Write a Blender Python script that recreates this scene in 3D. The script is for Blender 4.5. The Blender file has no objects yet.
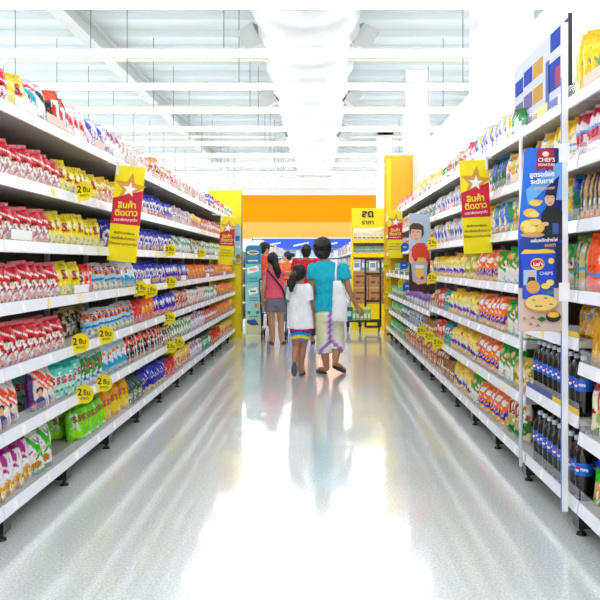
import bpy, bmesh, math, random
import numpy as np
from mathutils import Vector, Matrix
random.seed(7)
SC = bpy.context.scene
COL = SC.collection
PI = math.pi
# ------------------------------------------------------------------ camera, world, exposure
F = 800.0; VX = 319.0; VY = 263.0; CH = 1.3
cd = bpy.data.cameras.new('camera'); cam = bpy.data.objects.new('camera', cd); COL.objects.link(cam)
cam.location = (0, 0, CH); cam.rotation_euler = (PI/2, 0, 0)
cd.sensor_width = 36; cd.lens = 36*F/600; cd.shift_x = -(VX-300)/600; cd.shift_y = -(300-VY)/600
cd.clip_start = .05; cd.clip_end = 200
SC.camera = cam
SC.view_settings.view_transform = 'Standard'; SC.view_settings.look = 'None'
SC.view_settings.gamma = 1; SC.view_settings.use_curve_mapping = False
SC.view_settings.exposure = 0.12
W = bpy.data.worlds.new('world'); SC.world = W; W.use_nodes = True
W.node_tree.nodes['Background'].inputs[0].default_value = (.93, .97, 1, 1)
W.node_tree.nodes['Background'].inputs[1].default_value = 1.15
TUBE = 11.0
# ------------------------------------------------------------------ materials
def lin(c):
    if isinstance(c, str):
        c = tuple(int(c[i:i+2], 16)/255 for i in (0, 2, 4))
    return tuple(x/12.92 if x <= .04045 else ((x+.055)/1.055)**2.4 for x in c)
MC = {}
def mat(name, col, rough=.5, metal=0, bump=0, bscale=30, var=0, trans=0, spec=.5, emit=0):
    if name in MC: return MC[name]
    m = bpy.data.materials.new(name); m.use_nodes = True; nt = m.node_tree; n = nt.nodes; L = nt.links
    b = n['Principled BSDF']; c = lin(col)
    b.inputs['Base Color'].default_value = (*c, 1)
    b.inputs['Roughness'].default_value = rough; b.inputs['Metallic'].default_value = metal
    b.inputs['Specular IOR Level'].default_value = spec
    if emit:
        b.inputs['Emission Color'].default_value = (*c, 1); b.inputs['Emission Strength'].default_value = emit
    if bump or var:
        tc = n.new('ShaderNodeTexCoord'); nz = n.new('ShaderNodeTexNoise')
        nz.inputs['Scale'].default_value = bscale; nz.inputs['Detail'].default_value = 3
        L.new(tc.outputs['Object'], nz.inputs['Vector'])
        if bump:
            bp = n.new('ShaderNodeBump'); bp.inputs['Strength'].default_value = bump; bp.inputs['Distance'].default_value = .01
            L.new(nz.outputs['Fac'], bp.inputs['Height']); L.new(bp.outputs[0], b.inputs['Normal'])
        if var:
            mx = n.new('ShaderNodeMix'); mx.data_type = 'RGBA'
            mx.inputs[6].default_value = (*[x*(1-var) for x in c], 1); mx.inputs[7].default_value = (*[min(1, x*(1+var)) for x in c], 1)
            L.new(nz.outputs['Fac'], mx.inputs[0]); L.new(mx.outputs[2], b.inputs['Base Color'])
    if trans:
        out = n['Material Output']; tr = n.new('ShaderNodeBsdfTransparent'); ms = n.new('ShaderNodeMixShader')
        ms.inputs[0].default_value = 1-trans
        L.new(tr.outputs[0], ms.inputs[1]); L.new(b.outputs[0], ms.inputs[2]); L.new(ms.outputs[0], out.inputs['Surface'])
    MC[name] = m; return m
def vcol_mat(name, rough=.3, bump=.35, bscale=38, spec=.5, sheen=0):
    if name in MC: return MC[name]
    m = bpy.data.materials.new(name); m.use_nodes = True; nt = m.node_tree; n = nt.nodes; L = nt.links
    b = n['Principled BSDF']; b.inputs['Roughness'].default_value = rough; b.inputs['Specular IOR Level'].default_value = spec
    a = n.new('ShaderNodeAttribute'); a.attribute_name = 'Print'; L.new(a.outputs['Color'], b.inputs['Base Color'])
    tc = n.new('ShaderNodeTexCoord'); nz = n.new('ShaderNodeTexNoise'); nz.inputs['Scale'].default_value = bscale
    nz.inputs['Distortion'].default_value = 1.0
    oi = n.new('ShaderNodeObjectInfo'); ad = n.new('ShaderNodeVectorMath'); ad.operation = 'ADD'
    L.new(tc.outputs['Object'], ad.inputs[0]); L.new(oi.outputs['Random'], ad.inputs[1])
    L.new(ad.outputs[0], nz.inputs['Vector'])
    bp = n.new('ShaderNodeBump'); bp.inputs['Strength'].default_value = bump; bp.inputs['Distance'].default_value = .012
    L.new(nz.outputs['Fac'], bp.inputs['Height']); L.new(bp.outputs[0], b.inputs['Normal'])
    MC[name] = m; return m
FOIL = vcol_mat('printed_film', .24, .85, 30)
CLOTH_P = vcol_mat('printed_cloth', .85, .3, 20, .2)
STEEL = mat('shelf_white', 'f4f5fa', .35)
RAIL = mat('rail_white', 'f6f7ff', .25)
DECK = mat('shelf_grey_paint', 'b2afa6', .55)
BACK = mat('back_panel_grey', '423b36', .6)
ACRYL = mat('clear_acrylic', 'f0f4ff', .08, trans=.86)
BLACK = mat('black_plastic', '111114', .4)
TAGY = mat('yellow_paper', 'f0e28a', .6); TAGW = mat('white_paper', 'fbfaf6', .6); TAGP = mat('peach_paper', 'f3d3c0', .6)
YEL = mat('sign_yellow', 'ffe600', .45); RED = mat('sign_red', 'd3173c', .45); GOLD = mat('sign_star_gold', 'e0a040', .45)
WHITE = mat('sign_white', 'ffffff', .45); INK = mat('sign_ink', '2a2418', .6); TXY = mat('sign_text_yellow', 'ffd83a', .45)
# ------------------------------------------------------------------ mesh helpers
class MB:
    def __init__(s): s.v = []; s.f = []; s.mi = []; s.mats = []
    def _m(s, m):
        if m not in s.mats: s.mats.append(m)
        return s.mats.index(m)
    def add(s, vs, fs, m=None):
        o = len(s.v); s.v += [tuple(v) for v in vs]; s.f += [tuple(i+o for i in f) for f in fs]
        k = s._m(m) if m else 0; s.mi += [k]*len(fs); return s
    def box(s, x0, x1, y0, y1, z0, z1, m=None, M=None):
        vs = [Vector((x, y, z)) for z in (z0, z1) for y in (y0, y1) for x in (x0, x1)]
        if M: vs = [M @ v for v in vs]
        return s.add(vs, [(0,2,3,1),(4,5,7,6),(0,1,5,4),(2,6,7,3),(0,4,6,2),(1,3,7,5)], m)
    def tube(s, pts, r, seg=8, m=None, caps=True):
        pts = [Vector(p) for p in pts]; rs = r if isinstance(r, (list, tuple)) else [r]*len(pts)
        vs = []; fs = []; up = None
        for i, p in enumerate(pts):
            t = (pts[min(i+1, len(pts)-1)]-pts[max(i-1, 0)]).normalized()
            if up is None: up = Vector((0,0,1)) if abs(t.z) < .9 else Vector((0,1,0))
            a = t.cross(up).normalized(); b = a.cross(t).normalized(); up = b
            for k in range(seg):
                th = 2*PI*k/seg; vs.append(p+(a*math.cos(th)+b*math.sin(th))*rs[i])
        n = len(pts)
        for i in range(n-1):
            for k in range(seg):
                k2 = (k+1) % seg; fs.append((i*seg+k, (i+1)*seg+k, (i+1)*seg+k2, i*seg+k2))
        if caps: fs += [tuple(range(seg)), tuple(reversed(range((n-1)*seg, n*seg)))]
        return s.add(vs, fs, m)
    def lathe(s, prof, seg=14, m=None, c=(0,0,0)):
        vs = []; fs = []
        for r, z in prof:
            for k in range(seg):
                th = 2*PI*k/seg; vs.append((c[0]+r*math.cos(th), c[1]+r*math.sin(th), c[2]+z))
        for i in range(len(prof)-1):
            for k in range(seg):
                k2 = (k+1) % seg; fs.append((i*seg+k, i*seg+k2, (i+1)*seg+k2, (i+1)*seg+k))
        fs += [tuple(reversed(range(seg))), tuple(range((len(prof)-1)*seg, len(prof)*seg))]
        return s.add(vs, fs, m)
    def prism(s, poly, y0, y1, m=None):          # polygon in x,z extruded along y
        n = len(poly); vs = [(x, y0, z) for x, z in poly]+[(x, y1, z) for x, z in poly]
        fs = [tuple(range(n)), tuple(reversed(range(n, 2*n)))]+[(i, i+n, (i+1) % n+n, (i+1) % n) for i in range(n)]
        return s.add(vs, fs, m)
    def mesh(s, name, m=None, smooth=False):
        me = bpy.data.meshes.new(name); me.from_pydata(s.v, [], s.f)
        for q in (s.mats or [m]): me.materials.append(q)
        if s.mats: me.polygons.foreach_set('material_index', s.mi)
        me.update()
        bm = bmesh.new(); bm.from_mesh(me); bmesh.ops.recalc_face_normals(bm, faces=bm.faces); bm.to_mesh(me); bm.free()
        if smooth: me.polygons.foreach_set('use_smooth', [True]*len(me.polygons))
        return me
    def build(s, name, m=None, parent=None, smooth=False, loc=(0,0,0), rz=0):
        return link(name, s.mesh(name, m, smooth), parent, loc, rz)
def link(name, me, parent=None, loc=(0,0,0), rz=0):
    o = bpy.data.objects.new(name, me); COL.objects.link(o); o.parent = parent
    o.location = loc; o.rotation_euler = (0, 0, rz); return o
def tag(o, label, cat, group=None):
    o['label'] = label; o['category'] = cat
    if group: o['group'] = group
    return o
def thing(name, label, cat, loc=(0,0,0), rz=0, group=None):
    o = bpy.data.objects.new(name, None); COL.objects.link(o); o.location = loc; o.rotation_euler = (0,0,rz)
    o.empty_display_size = .1
    return tag(o, label, cat, group)
def struct(name, mb, m): o = mb.build(name, m); o['kind'] = 'structure'; return o
def copy_tree(o, parent=None):
    c = o.copy(); COL.objects.link(c); c.parent = parent
    for ch in KIDS.get(o.name, []): copy_tree(ch, c)
    return c
KIDS = {}
def index_kids():
    KIDS.clear()
    for o in COL.objects:
        if o.parent: KIDS.setdefault(o.parent.name, []).append(o)
def P(px, py, Y): return ((px-VX)*Y/F, CH-(py-VY)*Y/F)
def text_mesh(body, size, align='CENTER', bold=0.0, ext=.0008, shear=0):
    c = bpy.data.curves.new('lettering', 'FONT'); c.body = body; c.size = size; c.align_x = align; c.align_y = 'CENTER'
    c.offset = bold*size; c.extrude = ext; c.resolution_u = 3; c.shear = shear
    o = bpy.data.objects.new('lettering', c); COL.objects.link(o)
    bpy.context.view_layer.update()
    dg = bpy.context.evaluated_depsgraph_get()
    me = bpy.data.meshes.new_from_object(o.evaluated_get(dg)); bpy.data.objects.remove(o); bpy.data.curves.remove(c)
    me.transform(Matrix.Rotation(PI/2, 4, 'X'))   # stands upright, reads from -Y
    return me
TXT = {}
def put_text(body, size, loc, m, parent, bold=0, rz=0, align='CENTER', name='lettering', roll=0):
    k = (body, size, bold, align, m.name)
    if k not in TXT:
        me = text_mesh(body, size, align, bold); me.materials.clear(); me.materials.append(m); TXT[k] = me
    o = link(name, TXT[k], parent, loc, rz); o.rotation_euler = (0, roll, rz); return o
ORD = ['first','second','third','fourth','fifth','sixth','seventh','eighth','ninth','tenth','eleventh','twelfth','thirteenth','fourteenth',
       'fifteenth','sixteenth','seventeenth','eighteenth','nineteenth','twentieth','twenty-first','twenty-second','twenty-third','twenty-fourth',
       'twenty-fifth','twenty-sixth','twenty-seventh','twenty-eighth','twenty-ninth','thirtieth']+['later']*40
# ------------------------------------------------------------------ setting
YE = 14.1
fm = bpy.data.materials.new('polished_terrazzo'); fm.use_nodes = True
n = fm.node_tree.nodes; L = fm.node_tree.links; b = n['Principled BSDF']
tc = n.new('ShaderNodeTexCoord'); nz = n.new('ShaderNodeTexNoise'); nz.inputs['Scale'].default_value = 90; nz.inputs['Detail'].default_value = 4
cr = n.new('ShaderNodeValToRGB'); cr.color_ramp.elements[0].position = .35; cr.color_ramp.elements[1].position = .65
cr.color_ramp.elements[0].color = (*lin('ccd0ce'), 1); cr.color_ramp.elements[1].color = (*lin('eef1f0'), 1)
L.new(tc.outputs['Object'], nz.inputs['Vector']); L.new(nz.outputs['Fac'], cr.inputs[0]); L.new(cr.outputs[0], b.inputs['Base Color'])
n2 = n.new('ShaderNodeTexNoise'); n2.inputs['Scale'].default_value = 3.5; L.new(tc.outputs['Object'], n2.inputs['Vector'])
bp = n.new('ShaderNodeBump'); bp.inputs['Strength'].default_value = .06; bp.inputs['Distance'].default_value = .02
L.new(n2.outputs['Fac'], bp.inputs['Height']); L.new(bp.outputs[0], b.inputs['Normal'])
b.inputs['Roughness'].default_value = .22; b.inputs['Specular IOR Level'].default_value = 1.0; b.inputs['Coat Weight'].default_value = .8; b.inputs['Coat Roughness'].default_value = .07; b.inputs['Coat IOR'].default_value = 1.6
struct('floor', MB().box(-14, 14, -5, 37, -.1, 0), fm)
struct('ceiling', MB().box(-14, 14, -5, 37, 6.2, 6.3), mat('ceiling_white', 'dde3e5', .8))
wm = MB(); wm.box(-14, 14, 36.1, 36.3, 0, 6.2, mat('far_wall_white', 'f2f4f5', .8))
struct('wall_far', wm, None)
OR1 = mat('wall_orange', 'f89000', .7, spec=.1); OR2 = mat('wall_peach', 'eeb058', .7, spec=.1)
ob = MB(); ob.box(-6, 6, 36.0, 36.1, 3.14, 4.35); struct('trim_1', ob, OR1)
ob = MB(); ob.box(-6, 6, 36.0, 36.1, 2.4, 3.14)
struct('trim_2', ob, OR2)
ob = MB()
for x in np.arange(-6, 6.1, 1.35): ob.box(x, x+.03, 35.985, 36, 2.4, 3.14)
struct('trim_3', ob, mat('seam_orange', 'e8b05a', .6))
# ceiling purlins, girders, pipes
PUR = mat('purlin_grey', 'd9e0e2', .7)
for k, y in enumerate(np.arange(6, 36, 1.2)):
    struct('trim_%d' % (10+k), MB().box(-14, 14, y, y+.08, 6.05, 6.2), PUR)
GIR = mat('girder_grey', 'cfd3d1', .7)
for k, x in enumerate((-4.55, 4.6)):
    g = MB(); g.box(x-.14, x+.14, 0, 36, 5.66, 5.70); g.box(x-.14, x+.14, 0, 36, 5.99, 6.03); g.box(x-.015, x+.015, 0, 36, 5.7, 6.0)
    struct('trim_%d' % (50+k), g, GIR)
for k, y in enumerate(np.arange(10.9, 36, 4.8)):
    o = MB().tube([(-13.9, y, 5.3), (13.9, y, 5.3)], .055).build('ceiling_pipe', mat('pipe_beige', 'd8d5c4', .6), smooth=True)
    tag(o, 'beige pipe crossing under the ceiling, %s from the near end' % ORD[k], 'pipe', 'pipes under the ceiling')
# strip lights
EM = mat('light_tube', 'ffffff', .5, emit=TUBE)
HOUS = mat('light_housing', 'c9cdd6', .5)
rows = [10.23+2.39*k for k in range(-6, 11)]
vis = 0
for y in rows:
    if y > 5:
        lab = 'white strip light across the ceiling, %s row down from the top of the photo' % ORD[max(0, vis-1)]
        if vis == 0: lab = 'white strip light across the ceiling above the top edge of the photo'
        vis += 1
    else:
        lab = 'white strip light out of frame near the camera, %s row from the store back' % ORD[rows.index(y)]
    t = thing('strip_light', lab, 'ceiling light', (0, y, 4.6), 0, 'rows of ceiling strip lights')
    x1 = 13
    MB().box(-13, x1, -.05, .05, -.035, .035).build('tube', EM, t)
    MB().box(-13, x1, -.03, .03, .036, .08).build('housing', HOUS, t)
    rm = MB().tube([(0, 0, 0), (0, 0, 1.52)], .008, 5).mesh('suspension_rod', mat('rod_grey', '70757a', .5))
    for x in np.arange(-12, x1, 2.1):
        if abs(x+.1) > .95: link('suspension_rod', rm, t, (x, 0, .075))
# duct
dt = thing('air_duct', 'fat wrinkled silver-white air duct running under the ceiling', 'duct', (-.2, 0, 5.45))
vs = []; fs = []; SG = 20; NY = 90
for i in range(NY+1):
    y = 7+i*.31; rr = 1+.05*math.sin(i*1.7)+.03*math.sin(i*.63+1)
    for k in range(SG):
        a = 2*PI*k/SG; q = rr*(1+.03*math.sin(5*a+i*.9))
        vs.append((.86*q*math.cos(a), y, .5*q*math.sin(a)))
for i in range(NY):
    for k in range(SG):
        k2 = (k+1) % SG; fs.append((i*SG+k, (i+1)*SG+k, (i+1)*SG+k2, i*SG+k2))
fs += [tuple(range(SG)), tuple(reversed(range(NY*SG, NY*SG+SG)))]
MB().add(vs, fs).build('duct_sleeve', mat('duct_wrap', 'c4c8ca', .38, bump=.8, bscale=3), dt, smooth=True)
for y in (14.4, 19.5, 25):
    for sx in (-1, 1):
        M = Matrix.Translation((sx*1.0, y, -.1)) @ Matrix.Rotation(sx*.5, 4, 'Y') @ Matrix.Rotation(.3*sx, 4, 'Z')
        MB().box(-.16, .16, -.16, .16, -.2, .2, M=M).build('outlet', mat('outlet_white', 'bcbebc', .5), dt)
# columns behind the right-hand run
CW = mat('column_white', 'fafbfc', .7)
for k, (y, x0, x1) in enumerate(((11.0, 2.2, 2.95), (20.3, 2.2, 2.8), (30, 2.2, 2.8))):
    struct('trim_%d' % (60+k), MB().box(x0, x1, y, y+.7, 0, 6.2), CW)
# ------------------------------------------------------------------ shelving
LZ = [2.0, 1.66, 1.352, 1.056, .752, .453, .114]
RZ = [2.054, 1.747, 1.446, 1.112, .777, .449, .114]
DEPTH = .46
XL, XR = 1.45, 1.216
def shelf_parts(root, z, ln, idx, side, rnd):
    s = MB(); s.box(.012, DEPTH, .003, ln-.003, z+.012, z+.045)
    sh = s.build('shelf', DECK, root)
    r = MB()                                        # price rail, leaning back a little
    r.add([(0,.004,z),(0,ln-.004,z),(.010,ln-.004,z+.058),(.010,.004,z+.058),(.012,.004,z-.002),(.012,ln-.004,z-.002),(.016,ln-.004,z+.058),(.016,.004,z+.058)],
          [(0,1,2,3),(4,7,6,5),(0,4,5,1),(3,2,6,7),(0,3,7,4),(1,5,6,2)])
    r.build('price_rail', RAIL, sh)
    MB().box(.014, .017, .01, ln-.01, z+.058, z+.115).build('clear_fence', ACRYL, sh)
    for q in range(2):
        y = ln*(.12+.45*q)+rnd.uniform(0, .12); w = rnd.choice((.04, .05, .07)); mm = rnd.choice((TAGY, TAGW, TAGW, TAGW, TAGW, TAGW))
        MB().add([(-.001,y,z+.008),(-.001,y+w,z+.008),(.0075,y+w,z+.05),(.0075,y,z+.05),(.001,y,z+.008),(.001,y+w,z+.008),(.0095,y+w,z+.05),(.0095,y,z+.05)],
                 [(0,1,2,3),(4,7,6,5),(0,4,5,1),(3,2,6,7),(0,3,7,4),(1,5,6,2)]).build('price_tag', mm, sh)
    if idx < 4:
        for q in range(2 if idx == 0 else rnd.choice((0, 1))):
            y = ln*(.1+.45*q)+rnd.uniform(0, .1)
            MB().box(.010, .0135, y, y+rnd.uniform(.15, .3), z+.062, z+.11).build('shelf_card', rnd.choice((TAGW, TAGP, TAGY, TAGW)), sh)
def make_bay(side, ln, zs, rnd, top, full=True):
    root = bpy.data.objects.new('shelf_bay', None); COL.objects.link(root)
    for i, z in enumerate(zs): shelf_parts(root, z, ln, i, side, rnd)
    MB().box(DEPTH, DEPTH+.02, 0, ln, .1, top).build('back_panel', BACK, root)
    for y in (.0, ):
        MB().box(DEPTH-.03, DEPTH, y, y+.03, 0, top+.02).build('upright', STEEL, root)
    fo = MB(); fo.box(.014, .16, .01, .10, .038, .125); fo.lathe([(.010, .012), (.010, .042)], 8, c=(.04, .05, 0)); fo.lathe([(.026, 0), (.022, .012)], 10, c=(.04, .05, 0))
    fo.build('foot', BLACK, root)
    MB().box(.30, .45, 0, ln, .0, .1).build('plinth', BLACK, root)
    return root
def mirror(root):
    root.scale = (-1, 1, 1)
LB = .93; RB = .825
bays = []
rnd = random.Random(3)
ys = [3.7+LB*k for k in range(-1, 11)]
protoL = [make_bay('L', LB, LZ, rnd, LZ[0]+.1) for _ in range(2)]
index_kids()
for k, y in enumerate(ys):
    o = protoL[k] if k < 2 else copy_tree(protoL[k % 2])
    o.location = (-XL, y, 0); o.scale = (-1, 1, 1)
    tag(o, 'white seven-shelf bay of the left-hand run, %s from the near end' % ORD[k], 'shelf unit', 'shelf bays on the left')
YEL_END = ys[-1]+LB
ry = [8.9-RB*k for k in range(8, -1, -1)]        # bay starts up to 8.9
rr = [2.30, 3.10]+[3.93+RB*k for k in range(12)]
RZP = [2.054, 1.747, 1.446, 1.112, .885, .518, .114]
RZF = [2.054, 1.747, 1.43, 1.07, .709, .435, .114]
starts = [2.84, 3.78, 4.74]+[4.74+.82*k for k in range(1, 12)]
protoR = make_bay('R', .816, RZ, rnd, RZ[0]+.1); protoRF = make_bay('R', .816, RZF, rnd, RZ[0]+.1)
nearR = make_bay('R', .93, RZ, rnd, RZ[0]+.1); pepR = make_bay('R', .95, RZP, rnd, RZ[0]+.1)
for z in (.885, .518):
    MB().box(.009, .0135, .42, .94, z+.06, z+.085).build('promo_strip', mat('strip_blue', '2c44a4', .4), pepR)
    MB().box(.009, .0135, .0, .42, z+.06, z+.085).build('promo_strip', mat('strip_yellow', 'f0c820', .4), pepR)
index_kids()
usedR = usedF = False
for k, y in enumerate(starts):
    if k == 0: o = nearR
    elif k == 1: o = pepR
    elif y < 8.8:
        o = copy_tree(protoR) if usedR else protoR; usedR = True
    else:
        o = copy_tree(protoRF) if usedF else protoRF; usedF = True
    o.location = (XR, y, 0)
    tag(o, ('white shelf bay holding cola bottles below the tall blue poster' if k == 1 else 'white seven-shelf bay of the right-hand run, %s from the near end' % ORD[k]), 'shelf unit', 'shelf bays on the right')
YRE = starts[-1]+.82
# tall white wall behind the right-hand run
WP = mat('panel_white', 'eceef3', .45)
struct('wall_right', MB().box(XR+DEPTH+.03, XR+DEPTH+.09, 2.4, YRE, 0, 3.22), WP)
# yellow end boards
def end_board(name, label, x0, x1, y, z1, m):
    t = thing(name, label, 'end panel', ((x0+x1)/2, y, 0))
    w = (x1-x0)/2
    MB().box(-w, w, 0, .05, 0, z1).build('board', m, t)
    return t
e = end_board('end_panel', 'tall yellow end board closing the left-hand run of shelves', -1.93, -1.335, YEL_END+.03, 2.57, YEL)
MB().box(.285, .2975, -.012, .0, .1, 2.5).build('edge_strip', mat('edge_dark', '2c2620', .5), e)
MB().box(-.02, .28, -.012, 0, 1.36, 1.52).build('green_card', mat('card_green', 'b6c860', .5), e)
e = end_board('end_panel', 'tall orange-yellow end board closing the right-hand run of shelves', 1.19, 1.88, YRE+.03, 3.28, mat('orange_yellow', 'ffbe20', .45))
MB().box(-.305, -.22, -.006, 0, 0, 3.2).build('yellow_edge', YEL, e)
MB().box(-.29, -.17, -.05, -.006, 2.0, 2.17).build('switch_box', STEEL, e)
MB().box(-.305, -.20, -.02, -.006, 0, .02).build('foot_plate', BLACK, e)
# ------------------------------------------------------------------ bag designs
def C(h): return np.array(lin(h))
def paint(layers, u, v, seed=0):
    col = np.tile(C(layers[0]), u.shape+(1,))
    for l in layers[1:]:
        k = l[0]
        if k == 'b':
            s = l[4] if len(l) > 4 else 0
            mk = (v+s*(u-.5) >= l[1]) & (v+s*(u-.5) <= l[2]); col[mk] = C(l[3])
        elif k == 'd':
            s = l[4] if len(l) > 4 else 0
            mk = (u+s*(v-.5) >= l[1]) & (u+s*(v-.5) <= l[2]); col[mk] = C(l[3])
        elif k == 'e':
            mk = ((u-l[1])/l[3])**2+((v-l[2])/l[4])**2 <= 1; col[mk] = C(l[5])
        elif k == 'w':      # wavy top edge band
            mk = (v >= l[1]+.05*np.sin(u*7+l[4])) & (v <= l[2]); col[mk] = C(l[3])
        elif k == 's':
            rs = np.random.RandomState(seed+l[5] if len(l) > 5 else seed+11)
            n_ = l[4]; g = rs.randint(0, len(l[3])+1, (n_+1, n_+1))
            iu = np.clip((u*n_).astype(int), 0, n_); iv = np.clip((v*n_).astype(int), 0, n_); idx = g[iu, iv]
            for j, h in enumerate(l[3]):
                mk = (idx == j) & (v >= l[1]) & (v <= l[2]); col[mk] = C(h)
    rs = np.random.RandomState(seed+5); pal = [l for l in [layers[0]]+[x for y in layers[1:] for x in y if isinstance(x, str) and len(x) == 6]]+['ffffff']
    for _ in range(16):
        a_, b_, r_ = rs.uniform(.08, .92), rs.uniform(.04, .9), rs.uniform(.02, .065); th = rs.uniform(0, 3.1)
        du, dv = (u-a_), (v-b_); p_, q_ = du*math.cos(th)+dv*math.sin(th), -du*math.sin(th)+dv*math.cos(th)
        col[(p_/(r_*2.2))**2+(q_/(r_*.6))**2 <= 1] = C(pal[rs.randint(len(pal))])
    lum = (col*[.3, .6, .1]).sum(-1, keepdims=True)
    return np.clip(lum+(col-lum)*1.2, 0, 1)**1.04
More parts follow.
